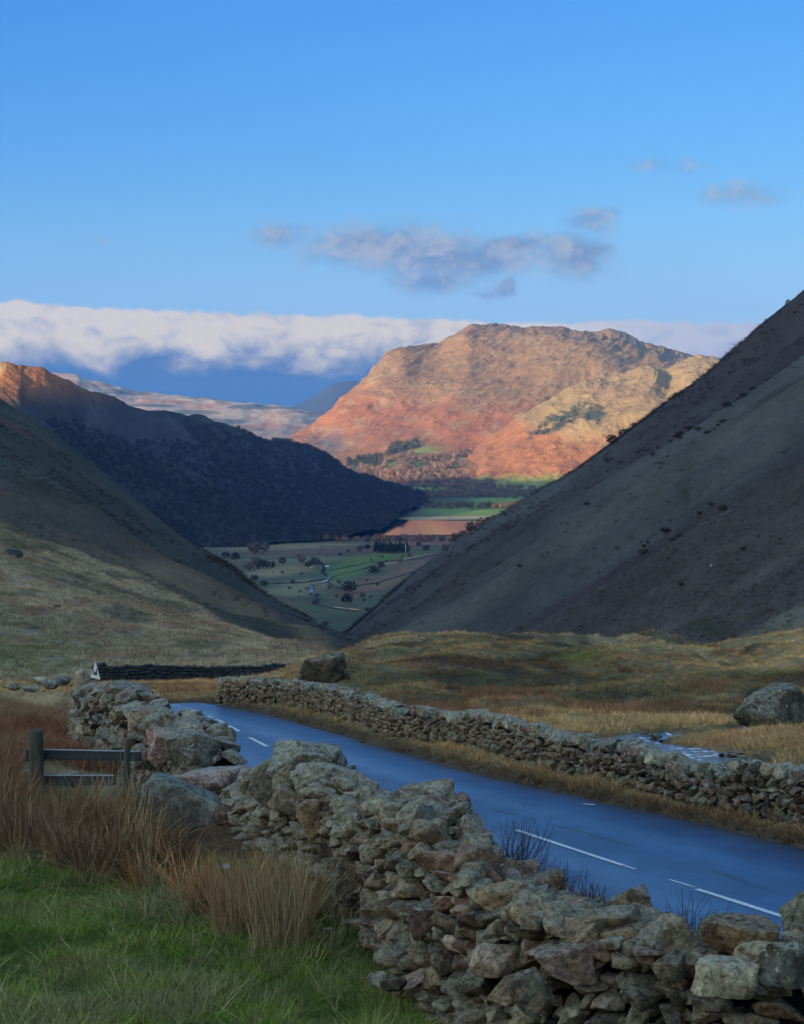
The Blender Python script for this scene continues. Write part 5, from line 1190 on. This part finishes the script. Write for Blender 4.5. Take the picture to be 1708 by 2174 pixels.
rv = variants([tuft_mesh('rush', 62, .62, .0085, .12, .38, 620 + i, M['blade'], 3, .55, .9) for i in range(5)], 'rush_tuft')
wv_ = variants([tuft_mesh('wisp', 34, .40, .0065, .12, .55, 640 + i, M['blade'], 3, .6, .9) for i in range(4)], 'wisp_tuft')
RUSH = [(.38, .145, .055), (.44, .20, .08), (.16, .075, .04), (.46, .32, .16), (.09, .06, .035)]
def rushcol(n_, warm=None):
    k_ = RNG.integers(0, 5, n_); c_ = np.array(RUSH)[k_] * RNG.uniform(.8, 1.2, (n_, 1)); return c_
# band of rushes between the grass and the fence
X, Y = world_scatter(5200, 15.0, 27.0, 1.1); Z = H(X, Y); ok, x_, y_ = visible_px(X, Y, Z, 120)
up = np.interp(x_, [-100, 0, 120, 290, 350, 400, 520, 600, 640, 760], [1640, 1640, 1665, 1720, 1800, 1875, 1900, 1850, 1840, 1860])
lo = np.interp(x_, [-100, 0, 120, 200, 300, 420, 520, 640, 700, 780], [1790, 1800, 1850, 1880, 1930, 1960, 1975, 1975, 1900, 1900]) + 40 * fbm(X / .9, Y / .9, 3, 311)
ok &= (y_ > up) & (y_ < lo) & wall_clear(X, Y, .55) & (x_ < 720)
dens = sstep(fbm(X / .7, Y / .7, 3, 313), -.35, .25); ok &= RNG.uniform(0, 1, len(X)) < .25 + .75 * dens
X, Y, Z, x_, y_ = X[ok], Y[ok], Z[ok], x_[ok], y_[ok]
c_ = rushcol(len(X)); c_ = lerp(c_, sstep(x_, 380, 560) * .6, np.array((.42, .28, .135))); c_ = lerp(c_, sstep(x_, 320, 150) * .5, np.array((.22, .10, .055)))
fencek = (x_ > 40) & (x_ < 290) & (y_ < 1752)
sc = RNG.uniform(.5, 1.2, len(X)) * np.interp(y_, [1640, 1800, 1980], [.9, 1.1, .85]) * np.where(fencek, .35, 1.0)
scatter('rushes', 'tangled brown and tan rushes along the foot of the walls', np.c_[X, Y, Z], sc, c_, rv, 5, .20, zs=RNG.uniform(.8, 1.1, len(X)))
print('rush', len(X))
# wispy dead grass mixed through
X, Y = world_scatter(5200, 13.0, 27.0, 1.1); Z = H(X, Y); ok, x_, y_ = visible_px(X, Y, Z, 100)
up = np.interp(x_, [-100, 0, 290, 370, 520, 640, 900], [1650, 1650, 1720, 1840, 1870, 1850, 1890]); lo = np.interp(x_, [-100, 0, 200, 420, 640, 760, 900], [1830, 1850, 1930, 2040, 2080, 2000, 2120])
ok &= (y_ > up) & (y_ < lo + 60 * fbm(X / .8, Y / .8, 3, 315)) & wall_clear(X, Y, .42) & (dist_path(X, Y, wall_mid[::4])[2] < 0)
ok &= RNG.uniform(0, 1, len(X)) < np.where(y_ > lo - 120, .35, .8)
X, Y, Z = X[ok], Y[ok], Z[ok]; c_ = lerp(np.broadcast_to(np.array((.28, .21, .11)), X.shape + (3,)).copy(), (RNG.uniform(0, 1, len(X)) < .4) * .8, np.array((.12, .14, .05)))
scatter('dead_grass', 'pale dead grass lying among the rushes', np.c_[X, Y, Z], RNG.uniform(.5, 1.1, len(X)), c_, wv_, 4, .3, zs=RNG.uniform(.6, 1.0, len(X)))
# bottom edge straw
X, Y = world_scatter(900, 12.2, 15.0); Z = H(X, Y); ok, x_, y_ = visible_px(X, Y, Z); ok &= (x_ < 870) & (fbm(X / .7, Y / .7, 3, 317) > .0) & wall_clear(X, Y, .4)
X, Y, Z = X[ok], Y[ok], Z[ok]
scatter('straw', 'thin straw showing through the short grass', np.c_[X, Y, Z], RNG.uniform(.22, .45, len(X)), np.broadcast_to(np.array((.27, .23, .12)), X.shape + (3,)), wv_, 4, .4)

# red rushes in the left field
X, Y = world_scatter(22000, 25.0, 64.0, 1.15); Z = H(X, Y); ok, x_, y_ = visible_px(X, Y, Z, 60)
ok &= (x_ < 330) & wall_clear(X, Y, .5) & (dist_path(X, Y, wm[::4])[2] > 0)
X, Y, Z, x_, y_ = X[ok], Y[ok], Z[ok], x_[ok], y_[ok]
nn = fbm(X / 3, Y / 4, 4, 321); c_ = lerp(np.broadcast_to(np.array((.245, .105, .055)), X.shape + (3,)).copy(), sstep(nn, 0, .35) * .8, np.array((.30, .19, .10))); c_ = lerp(c_, sstep(y_, 1530, 1480) * .8, np.array((.30, .22, .12)))
c_ *= RNG.uniform(.75, 1.2, (len(X), 1))
scatter('red_rushes', 'reddish brown rushes filling the field behind the fence', np.c_[X, Y, Z], RNG.uniform(.55, 1.0, len(X)), c_, wv_, 4, .15, zs=RNG.uniform(.7, 1.1, len(X)))
print('red', len(X))

# moor tussocks
mv = variants([tuft_mesh('tussock', 22, .24, .016, .14, .55, 660 + i, M['blade'], 2, .5, .9) for i in range(6)], 'moor_tussock')
def moor(n_, Y0, Y1, s0, s1, seed, pw=0.0):
    X, Y = world_scatter(n_, Y0, Y1, 1.5, pw); Z = H(X, Y); ok, x_, y_ = visible_px(X, Y, Z)
    d_ = dist_path(X, Y, clr); ok &= (d_[0] > HALF + .12) & (dist_path(X, Y, stream_xy)[0] > swidth(X, Y) + .12) & wall_clear(X, Y, .55)
    ok &= (d_[2] < 0) | (d_[0] < 8) | (Y > 30); ok &= ~((Y < 64) & (X < -.1 * Y) & (dist_path(X, Y, wm[::4])[2] > 0))
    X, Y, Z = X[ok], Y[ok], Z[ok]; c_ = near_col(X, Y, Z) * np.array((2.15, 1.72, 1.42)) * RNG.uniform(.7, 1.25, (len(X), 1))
    sc = RNG.uniform(s0, s1, len(X)) * (.75 + .5 * sstep(fbm(X / 1.5, Y / 1.5, 3, seed), -.3, .4)) * np.interp(Y, [30, 60, 150], [.8, .62, .75])
    dd = d_[0][ok]; sc = sc * np.where(dd < 5.2, .95, 1.0) * (.5 + .5 * sstep(dist_path(X, Y, stream_xy)[0] - swidth(X, Y), .1, .9))
    return X, Y, Z, sc, c_
Xm, Ym, Zm, sm, cm = moor(110000, 24.0, 165.0, .7, 1.5, 331)
scatter('tussock_grass', 'tufted straw, olive and brown grass over the verges and moor', np.c_[Xm, Ym, Zm], sm, cm, mv, 6, .15)
print('moor', len(Xm))
# rust coloured rushes standing in patches on the moor
X, Y = world_scatter(60000, 34.0, 120.0, 1.1, 0.0); Z = H(X, Y); ok, x_, y_ = visible_px(X, Y, Z)
pk = np.zeros(len(X))
for (a_, b_, c2_, d2_) in [(880, 1520, 200, 24), (1300, 1500, 110, 16), (1250, 1590, 100, 20), (1080, 1480, 120, 10), (1500, 1460, 60, 8), (1560, 1390, 50, 10), (700, 1480, 60, 10), (1350, 1425, 90, 6), (1020, 1450, 60, 6), (400, 1470, 100, 14)]: pk = np.maximum(pk, blob(x_, y_, a_, b_, c2_, d2_, 0, 1.5))
ok &= (RNG.uniform(0, 1, len(X)) < pk * sstep(fbm(X / 1.3, Y / 1.6, 3, 351), -.25, .15)) & wall_clear(X, Y, .6) & (dist_path(X, Y, clr)[0] > 4.5) & (dist_path(X, Y, stream_xy)[0] > 1.3)
X, Y, Z = X[ok], Y[ok], Z[ok]; c_ = np.array([(.30, .135, .065)]) * RNG.uniform(.5, 1.3, (len(X), 1))
scatter('moor_rushes', 'rust brown rushes in patches on the moor', np.c_[X, Y, Z], RNG.uniform(.6, 1.15, len(X)), c_, wv_, 4, .12)
print('moor rushes', len(X))
# tussocks on the spur and lower slopes
def on_loft(pts, scr, n_, ymax):
    P3 = pts.reshape(-1, 3); S3 = scr.reshape(-1, 2)
    w_ = (S3[:, 0] > -40) & (S3[:, 0] < 1750) & (S3[:, 1] < 1500) & (P3[:, 1] < ymax)
    nu_, nv_ = pts.shape[:2]; wm_ = w_.reshape(nu_, nv_)[:-1, :-1]; I, J = np.nonzero(wm_)
    a_ = np.linalg.norm(np.cross(pts[I + 1, J] - pts[I, J], pts[I, J + 1] - pts[I, J]), axis=1); pr = a_ / a_.sum()
    k_ = RNG.choice(len(I), n_, p=pr); i, j = I[k_], J[k_]; u, v = RNG.uniform(0, 1, (2, n_, 1))
    q = pts[i, j] * (1 - u) * (1 - v) + pts[i + 1, j] * u * (1 - v) + pts[i, j + 1] * (1 - u) * v + pts[i + 1, j + 1] * u * v
    return q, scr[i, j]
q, sq = on_loft(spur_pts, spur_scr, 30000, 300)
cc = c_spur(q[:, 0], q[:, 1], q[:, 2], sq[:, 0], sq[:, 1]) * 1.35 * RNG.uniform(.7, 1.3, (len(q), 1))
scatter('spur_tussocks', 'rough tussocks covering the pale spur', q, RNG.uniform(1.0, 2.4, len(q)), cc, mv, 6, .15)
q, sq = on_loft(right_pts, right_scr, 16000, 330)
cc = c_right(q[:, 0], q[:, 1], q[:, 2], sq[:, 0], sq[:, 1]) * 1.3 * RNG.uniform(.7, 1.3, (len(q), 1))
scatter('slope_tussocks', 'rough grass on the foot of the right hillside', q, RNG.uniform(.8, 2.0, len(q)) * np.interp(q[:, 1], [150, 330], [1, .5]), cc, mv, 6, .15)

def hill_scrub(name, label, pts_, scr_, n_, Y0, Y1, seed, col_):
    q, sq = on_loft(pts_, scr_, n_, Y1); L_ = np.log(np.maximum(q[:, 1], 50))
    k_ = fbm(q[:, 0] / 40, L_ * 26 + q[:, 0] / 300, 4, seed); ok = (q[:, 1] > Y0) & (k_ > .12); q, sq = q[ok], sq[ok]
    scatter(name, label, q, q[:, 1] / 300 * RNG.uniform(1.2, 3.6, len(q)), np.array([col_]) * RNG.uniform(.5, 1.4, (len(q), 1)), mv, 6, .15, zs=.7)
hill_scrub('heather', 'dark heather and scree texture on the right hillside', right_pts, right_scr, 30000, 150, 1500, 361, (.050, .040, .034))
hill_scrub('bracken', 'dark bracken patches on the left hillside', left_pts, left_scr, 16000, 250, 1100, 363, (.065, .048, .034))
# -- twiggy shrubs behind the near wall, and single tall rush clumps
def shrub(name, label, px, py, Y, wpx, hpx, n_, seed, mat, cat='shrub', rad=.0035, fan=.45):
    p_ = P(px, py, Y); sc = Y / F; r = np.random.default_rng(seed); e = thing(name, label, cat, tuple(p_))
    V_, F_, off = [], [], 0
    for i in range(n_):
        b_ = np.array((r.normal(0, wpx * sc / 5), r.normal(0, wpx * sc / 6), 0.0)); a_ = r.normal(0, fan); L_ = hpx * sc * r.uniform(.35, 1.0); dy_ = r.normal(0, .25)
        pts_ = [b_]; dcur = np.array((math.sin(a_), dy_, 1.0)); m_ = 6
        for s in range(m_): dcur = dcur + np.array((r.normal(0, .10), r.normal(0, .1), 0)); pts_.append(pts_[-1] + dcur / np.linalg.norm(dcur) * L_ / m_)
        chains = [(pts_, rad)]
        for _ in range(r.integers(0, 3)):
            k_ = r.integers(2, 5); d2_ = dcur + np.array((r.normal(0, .6), r.normal(0, .4), 0)); q_ = [pts_[k_]]
            for s in range(3): q_.append(q_[-1] + d2_ / np.linalg.norm(d2_) * L_ * .11)
            chains.append((q_, rad * .6))
        for ch, rd in chains:
            for s in range(len(ch) - 1):
                a3, b3 = ch[s], ch[s + 1]; r0 = rd * (1 - s / len(ch) * .7); r1 = rd * (1 - (s + 1) / len(ch) * .7)
                for k_ in range(3):
                    an = k_ * 2.094; V_.append(a3 + np.array((math.cos(an) * r0, math.sin(an) * r0, 0))); 
                for k_ in range(3):
                    an = k_ * 2.094; V_.append(b3 + np.array((math.cos(an) * r1, math.sin(an) * r1, 0)))
                for k_ in range(3): F_.append((off + k_, off + (k_ + 1) % 3, off + 3 + (k_ + 1) % 3, off + 3 + k_))
                off += 6
    o = link('stems', mesh_np('stems', V_, F_, mat), e); o['kind'] = 'stuff'; return e
shrub('bare_shrub', 'clump of bare reddish twigs behind the near wall, against the road', 1095, 1890, 15.2, 130, 170, 130, 701, M['twig'])
shrub('bare_shrub', 'low tangle of bare twigs just right of the reddish twig clump', 1180, 1905, 14.6, 110, 90, 70, 702, M['twig'])
shrub('bare_shrub', 'thin dark twigs rising behind the big block on the near wall', 1455, 2010, 12.6, 120, 130, 60, 703, M['twig'])
shrub('bare_shrub', 'sparse low twigs left of the big block on the near wall', 1240, 1915, 13.8, 110, 50, 40, 704, M['twig'])
def tuftthing(name, label, px, py, Y, meshes, scale, col, n_, spread):
    b = P(px, py, Y); b[2] = min(b[2], float(H(b[0], b[1])) + .02); e = thing(name, label, 'rush tuft', tuple(b))
    m_, t_, bb = newmat(name + '_stems'); at = t_.new('ShaderNodeAttribute', attribute_name='shade').outputs['Fac']; kk = t_.ss(at, 0, 1, .55, 1.4, 'LINEAR')
    t_.put(bb.inputs['Base Color'], t_.mix(1.0, col, t_.comb(kk, kk, kk), 'MULTIPLY')); bb.inputs['Roughness'].default_value = .85
    o = link('stems', tuft_mesh('stems', n_, scale, .007, spread, .22, int(px), m_, 3, .6, .9), e); return e
tuftthing('rush_tuft', 'dark rush tuft standing in front of the smooth grey slab', 372, 1790, 19.6, None, .62, (.09, .06, .04), 160, .20)
tuftthing('rush_tuft', 'tall pale rush stalks in front of the right end of the rails', 262, 1705, 21.4, None, .75, (.36, .27, .16), 60, .34)
tuftthing('rush_tuft', 'big golden tan rush tuft leaning against the foot of the near wall', 600, 1985, 15.2, None, .85, (.36, .24, .12), 260, .24)
tuftthing('rush_tuft', 'orange tan rush tuft left of the big golden tuft', 505, 1975, 15.6, None, .75, (.32, .17, .075), 220, .22)
tuftthing('rush_tuft', 'straw coloured grass tuft against the wall where the green grass runs up', 735, 1945, 15.9, None, .42, (.34, .28, .14), 160, .2)

# ------------------------------------------------------------------ trees and bushes in the distance
def crown_mesh(name, seed, mat, n_=240, flat=1.0, bare=False, conifer=False):
    r = np.random.default_rng(seed); V_, F_, S_ = [], [], []; off = 0
    for i in range(n_):
        d_ = r.normal(0, 1, 3); d_ /= np.linalg.norm(d_); rr = r.uniform(.35, 1) ** .5
        lump = 1 + .28 * vn(d_[0] * 1.6 + seed, d_[1] * 1.6 + d_[2] * 1.3, seed)
        c_ = d_ * rr * lump * .5
        if conifer:
            t_ = r.uniform(0, 1); a_ = r.uniform(0, 6.28); q_ = (1 - t_) * .30 * r.uniform(.4, 1.05); c_ = np.array((math.cos(a_) * q_, math.sin(a_) * q_, t_ * 1.1 - .35))
        c_ = c_ + np.array((0, 0, .62)); c_[2] = .62 + (c_[2] - .62) * flat
        s = r.uniform(.05, .12) * (.75 if bare else 1); a1 = r.normal(0, 1, 3); a1 /= np.linalg.norm(a1); a2 = np.cross(a1, d_); a2 /= np.linalg.norm(a2) + 1e-6
        V_ += [c_ - a1 * s, c_ + a2 * s * .8, c_ + a1 * s, c_ - a2 * s * .8]; F_.append((off, off + 1, off + 2, off + 3)); S_ += [r.uniform(0, 1)] * 4; off += 4
    return V_, F_, S_
def crown(name, seed, mat, **k): V_, F_, S_ = crown_mesh(name, seed, mat, **k); return mesh_np(name, V_, F_, mat, extra={'shade': S_})
def solidcol(name, c_): return leafy(name, c_, False, .4)
MT = {'bare': solidcol('bare_tree_crown', (.13, .085, .065)), 'dark': solidcol('evergreen_crown', (.035, .045, .025)), 'thorn': solidcol('thorn_crown', (.035, .032, .022)), 'rust': solidcol('rusty_tree_crown', (.22, .12, .08)), 'olive': solidcol('olive_tree_crown', (.09, .085, .05))}
TM = {}
for k_, cf_ in (('bare', False), ('dark', False), ('thorn', False), ('rust', False), ('olive', False)):
    TM[k_] = [crown('crown', 800 + i + hash(k_.encode()[0]) % 50, MT[k_], n_=200) for i in range(3)]
TM['conifer'] = [crown('crown', 850 + i, MT['dark'], n_=240, conifer=True) for i in range(2)]
def trunk_mesh():
    V_ = []; F_ = []
    for i, (z, r_) in enumerate(((0, .035), (.2, .025), (.6, .012))):
        for k_ in range(5): V_.append((math.cos(k_ * 1.2566) * r_, math.sin(k_ * 1.2566) * r_, z))
    for i in range(2):
        for k_ in range(5): F_.append((i * 5 + k_, i * 5 + (k_ + 1) % 5, i * 5 + 5 + (k_ + 1) % 5, i * 5 + 5 + k_))
    return mesh_np('trunk', V_, F_, M['bark'])
TRUNK = trunk_mesh()
rt = random.Random(5)
def tree(name, kind, p_, h, label, group=None, wide=1.0, cat='tree'):
    e = thing(name, label, cat, tuple(p_), rt.uniform(0, 6.28), group); e.scale = (h * wide, h * wide, h)
    if name != 'thorn_bush': link('trunk', TRUNK, e)
    link('crown', rt.choice(TM[kind]), e, (0, 0, -.12 if name == 'thorn_bush' else 0)); return e
def loft_at(pts, scr, x, y):
    k_ = np.argmin((scr[..., 0] - x) ** 2 + (scr[..., 1] - y) ** 2); return pts.reshape(-1, 3)[k_].copy()
# bushes on the crest of the right hillside
for (x, y, hpx, wd, lab) in [(1302, 936, 18, 1.3, 'round dark thorn bush on the skyline of the right hillside, largest of its row'), (1275, 962, 12, .7, 'small upright thorn on the skyline just below the large round bush'), (1675, 645, 17, .6, 'lone bare tree on the skyline near the top right corner'),
                             (1540, 757, 6, 1.0, 'tiny bush on the skyline where it meets the golden spur'), (1325, 914, 10, 1.8, 'low spreading bush above the large round bush on the skyline'), (1350, 897, 7, 2.4, 'low dark scrub on the skyline above the spreading bush'), (1168, 1029, 9, 1.2, 'small round bush low on the skyline over the green fields'), (1190, 1020, 8, 1.0, 'small bush just above the one over the green fields'),
                             (1120, 1053, 6, 1.3, 'dark bush on the lower skyline right of the lake'), (1050, 1098, 9, 1.4, 'dark bush where the right hillside meets the lake fields')]:
    p_ = loft_at(right_pts, right_scr, x, y + 3); tree('thorn_bush', 'bare' if x == 1675 else 'thorn', p_, hpx * p_[1] / F * 1.25, lab, wide=wd, cat='bush')
for q, (x, y, hpx) in enumerate([(1000, 1122, 22), (965, 1140, 20), (985, 1132, 16), (1020, 1112, 18), (1035, 1104, 14), (940, 1152, 14), (950, 1165, 12), (1010, 1122, 12)]):
    p_ = loft_at(right_pts, right_scr, x, y + 6); tree('bare_tree', 'bare', p_, hpx * p_[1] / F * 1.2, 'bare brown tree in the row on the slope edge beside the lake', 'bare trees on the slope edge beside the lake')
# dark juniper patches on the right hillside
spots_ = []
for i in range(70):
    t_ = rt.random(); spots_.append((1395 + 175 * t_ + rt.gauss(0, 22), 1155 - 130 * t_ + rt.gauss(0, 13), rt.uniform(4, 9)))
for i in range(80):
    t_ = rt.random() ** .8; spots_.append((1365 + 300 * t_ + rt.gauss(0, 12), 1035 - 230 * t_ + rt.gauss(0, 10), rt.uniform(4, 8)))
for i in range(40): spots_.append((rt.uniform(1050, 1700), rt.uniform(900, 1300), rt.uniform(3, 6)))
for (x, y, hpx) in spots_:
    if y < np.interp(x, [700, 800, 1050, 1300, 1500, 1708], [1368, 1281, 1097, 932, 785, 624]) + 14: continue
    p_ = loft_at(right_pts, right_scr, x, y); tree('thorn_bush', 'thorn', p_ + np.array((0, 0, .05)), hpx * p_[1] / F * 1.35, 'low dark bush in the scattered scrub on the right hillside', 'dark scrub bushes on the right hillside', wide=rt.uniform(1.3, 2.4), cat='bush')
# bushes and trees of the valley
def floor_pt(x, y): 
    q = floor_hit(x, y); return q
for q, (x, y, hpx, kd, wd, lab) in enumerate([(880, 1262, 0, 'thorn', 1, '')][:0]): pass
valley = [(742, 1258, 18, 'thorn', 1.7), (737, 1282, 18, 'thorn', 1.4), (770, 1270, 10, 'olive', 1.2), (560, 1208, 16, 'thorn', 1.5), (545, 1204, 18, 'bare', 1.3), (530, 1212, 16, 'bare', 1.4), (578, 1206, 12, 'thorn', 1.4), (600, 1198, 12, 'thorn', 1.3), (640, 1196, 14, 'bare', 1.3), (668, 1200, 14, 'thorn', 1.4), (655, 1204, 10, 'thorn', 1.4),
          (540, 1176, 22, 'bare', 1.3), (562, 1172, 16, 'bare', 1.3), (500, 1192, 16, 'thorn', 1.2), (795, 1218, 12, 'thorn', 1.8), (810, 1206, 12, 'thorn', 1.3), (765, 1172, 12, 'bare', 1.1), (780, 1168, 10, 'thorn', 1.5), (850, 1196, 9, 'bare', 1.3), (870, 1184, 9, 'bare', 1.3), (905, 1170, 10, 'thorn', 1.4), (890, 1160, 9, 'thorn', 1.2),
          (700, 1250, 9, 'olive', 1.2), (720, 1240, 8, 'bare', 1.2), (850, 1285, 12, 'bare', 1.3), (870, 1300, 10, 'bare', 1.2), (780, 1300, 10, 'olive', 1.4), (690, 1330, 10, 'olive', 1.5), (560, 1245, 10, 'thorn', 1.6), (540, 1232, 10, 'thorn', 1.6), (480, 1186, 12, 'thorn', 1.4), (525, 1250, 9, 'thorn', 1.5)]
for i in range(44): valley.append((rt.uniform(500, 960), rt.uniform(1170, 1290), rt.uniform(3, 7), rt.choice(['bare', 'thorn', 'olive']), 1.3))
for (x, y, hpx, kd, wd) in valley:
    p_ = floor_pt(x, y); nm = {'thorn': 'dark_tree', 'bare': 'bare_tree', 'olive': 'olive_tree'}[kd]
    tree(nm, kd, p_, hpx * p_[1] / F * 1.15, {'thorn': 'dark bushy tree among the shaded valley fields', 'bare': 'bare brown winter tree among the shaded valley fields', 'olive': 'olive green tree among the shaded valley fields'}[kd], {'thorn': 'dark trees of the valley fields', 'bare': 'bare trees of the valley fields', 'olive': 'olive trees of the valley fields'}[kd], wide=wd)
for i in range(26):
    x = 795 + i * 2.8 + rt.uniform(-1.5, 1.5); p_ = floor_pt(x, 1172 + rt.uniform(-2, 3)); tree('conifer', 'conifer' if rt.random() < .7 else 'dark', p_, rt.uniform(13, 18) * p_[1] / F, 'dark conifer in the small plantation before the lake', 'conifers of the small plantation', wide=1.2)
for i in range(84):
    x = 690 + rt.random() * 345; p_ = floor_pt(x, 1150 + rt.uniform(-3, 2)); tree('lakeside_tree', 'rust' if rt.random() < .75 else 'bare', p_, rt.uniform(8, 14) * p_[1] / F, 'bare russet tree in the line along the near shore of the lake', 'trees along the near shore of the lake', wide=1.0)
# woods: masses nobody could count
tv = variants([crown('wood_crown', 900 + i, M['treecrown'], n_=90) for i in range(5)], 'wood_tree')
q, sq = on_loft(fell_pts, fell_scr, 60000, 9000)
nz_ = fbm(sq[:, 0] / 26, sq[:, 1] / 9, 3, 341)
ok = (sq[:, 1] > 985 + 30 * nz_ + np.abs(sq[:, 0] - 860) * .06) & (sq[:, 0] < 1110) & (sq[:, 0] > 690)
ok |= (np.abs(sq[:, 0] - 855) < 34) & (np.abs(sq[:, 1] - 962 - (855 - sq[:, 0]) * .2) < 7 + 5 * nz_); ok |= (np.abs(sq[:, 0] - 950) < 50) & (np.abs(sq[:, 1] - 975 + (sq[:, 0] - 950) * .25) < 5)
ok |= (sq[:, 0] > 735) & (sq[:, 0] < 810) & (np.abs(sq[:, 1] - 988) < 10)
ok &= nz_ > -.35
q, sq = q[ok], sq[ok]; kk = RNG.integers(0, 4, len(q)); cc = np.array([(.20, .115, .085), (.15, .10, .07), (.11, .105, .06), (.24, .15, .10)])[kk]
cc = np.where((sq[:, :1] > 815) & (sq[:, :1] < 890) & (sq[:, 1:] < 980), np.array([(.05, .06, .035)]), cc); cc = np.where((sq[:, :1] > 735) & (sq[:, :1] < 812) & (sq[:, 1:] < 1000), np.array([(.04, .05, .035)]), cc)
scatter('woodland', 'bare mixed woodland at the foot of the sunlit fell', q, RNG.uniform(9, 17, len(q)), cc, tv, 5, .05)
print('wood fell', len(q))
q, sq = on_loft(mid_pts, mid_scr, 26000, 9000)
ok = (q[:, 2] < -70 + 60 * fbm(q[:, 0] / 150, q[:, 1] / 150, 3, 343)) & (sq[:, 0] > 100); q = q[ok]
scatter('hanging_wood', 'dark woods on the shaded mountainside', q, RNG.uniform(4, 8, len(q)), np.array([(.040, .036, .036)]) * RNG.uniform(.6, 1.3, (len(q), 1)), tv, 5, .05)
n_ = 900; xs_ = RNG.uniform(900, 1180, n_); ys_ = RNG.choice([1049, 1056, 1037, 1078], n_) + RNG.normal(0, 2.0, n_); q = np.array([floor_hit(a_, b_) for a_, b_ in zip(xs_, ys_)])
scatter('hedgerow_trees', 'hedgerow trees between the sunlit fields beyond the lake', q, RNG.uniform(6, 12, n_), np.array([(.13, .09, .055)]) * RNG.uniform(.6, 1.4, (n_, 1)), tv, 5, .05)
# juniper on the golden spur
q, sq = on_loft(gold_pts, gold_scr, 14000, 9000)
m_ = np.clip(blob(sq[:, 0], sq[:, 1], 1190, 895, 60, 18, 28, 2) + blob(sq[:, 0], sq[:, 1], 1262, 888, 22, 18, 30, 2) + blob(sq[:, 0], sq[:, 1], 1150, 915, 30, 8, 20, 2), 0, 1); ok = (m_ > .35) & (fbm(sq[:, 0] / 9, sq[:, 1] / 6, 3, 345) > .05); q = q[ok]
scatter('juniper_scrub', 'dark juniper scrub on the golden spur', q, RNG.uniform(7, 12, len(q)), np.array([(.08, .10, .065)]) * RNG.uniform(.6, 1.3, (len(q), 1)), tv, 5, .05)
print('juniper', len(q))
# field walls of the valley
def fieldwall(path, hgt, label):
    c_ = np.array([floor_hit(x, y) for x, y in path]); c_, _ = resample(c_, 10); T_ = np.gradient(c_[:, :2], axis=0); T_ /= np.linalg.norm(T_, axis=1)[:, None] + 1e-9; N2 = np.stack([-T_[:, 1], T_[:, 0]], -1)
    rows = []
    for s, z in ((-1, -.5), (-1, hgt), (1, hgt), (1, -.5)): rows.append(np.c_[c_[:, :2] + N2 * s * .6, c_[:, 2] + z * .45 + (RNG.normal(0, .3, len(c_)) if z > 0 else 0)])
    tag(link('field_wall', mesh_np('field_wall', np.concatenate(rows), gridf(4, len(c_)), M['fieldwall'])), label, 'wall')
fieldwall([(640, 1184), (600, 1186), (560, 1190), (520, 1200)], 3.0, 'dark field boundary crossing the valley at its left side')
fieldwall([(560, 1240), (640, 1238), (700, 1228), (760, 1212), (800, 1200)], 2.6, 'field wall curving right from the river bend')
fieldwall([(700, 1212), (780, 1196), (860, 1190), (930, 1178)], 2.6, 'field wall slanting up towards the plantation')
fieldwall([(690, 1232), (720, 1250), (800, 1238), (880, 1215), (950, 1190)], 2.6, 'long field wall along the foot of the right hillside')
fieldwall([(680, 1160), (760, 1163), (900, 1160), (980, 1156)], 3.0, 'straight boundary below the lakeside trees')
# white farm buildings
for (x, y, wpx, lab) in [(695, 1204, 9, 'small white farmhouse with slate roof by the river, right one'), (662, 1206, 6, 'smaller white farm building left of the farmhouse')]:
    p_ = floor_pt(x, y); s = p_[1] / F * wpx; e = thing('farmhouse', lab, 'house', tuple(p_), .2)
    boxm('walls', 0, 0, s * .25, s, s * .5, s * .5, M['white'], e, bev=0)
    prism('roof', [(-s * .29, s * .5), (s * .29, s * .5), (0, s * .78)], -s * .53, s * .53, M['slate'], e).rotation_euler = (0, 0, R(90))
    for k_ in (-.3, 0, .3): boxm('window', s * k_, -s * .255, s * .3, s * .1, s * .02, s * .13, M['glass'], e, bev=0)
wp = floor_pt(862, 1174); e = thing('white_pole', 'thin white pole in front of the dark plantation', 'pole', tuple(wp)); tube('pole', [(0, 0, 0), (0, 0, 11)], .45, M['white'], e, 6); boxm('pole_head', 0, 0, 11.5, 1.3, 1.0, 1.0, M['white'], e, bev=.2)

# ------------------------------------------------------------------ haze
HAZE = True
if HAZE:
    me = bpy.data.meshes.new('haze'); x0, x1, y0, y1, z0, z1 = -15000, 15000, -9000, 20000, -266, 960
    vs = [(x, y, z) for x in (x0, x1) for y in (y0, y1) for z in (z0, z1)]
    me.from_pydata(vs, [], [(0, 1, 3, 2), (4, 6, 7, 5), (0, 4, 5, 1), (2, 3, 7, 6), (0, 2, 6, 4), (1, 5, 7, 3)]); me.update()
    m_ = bpy.data.materials.new('haze_air'); m_.use_nodes = True; nt = m_.node_tree; nt.nodes.clear()
    out = nt.nodes.new('ShaderNodeOutputMaterial'); pv = nt.nodes.new('ShaderNodeVolumePrincipled'); nt.links.new(pv.outputs[0], out.inputs['Volume'])
    pv.inputs['Color'].default_value = (.15, .40, 1.0, 1); pv.inputs['Density'].default_value = 3.0e-5; pv.inputs['Anisotropy'].default_value = 0.0
    me.materials.append(m_); tag(link('haze', me), 'thin blue haze of the valley air', kind='stuff')
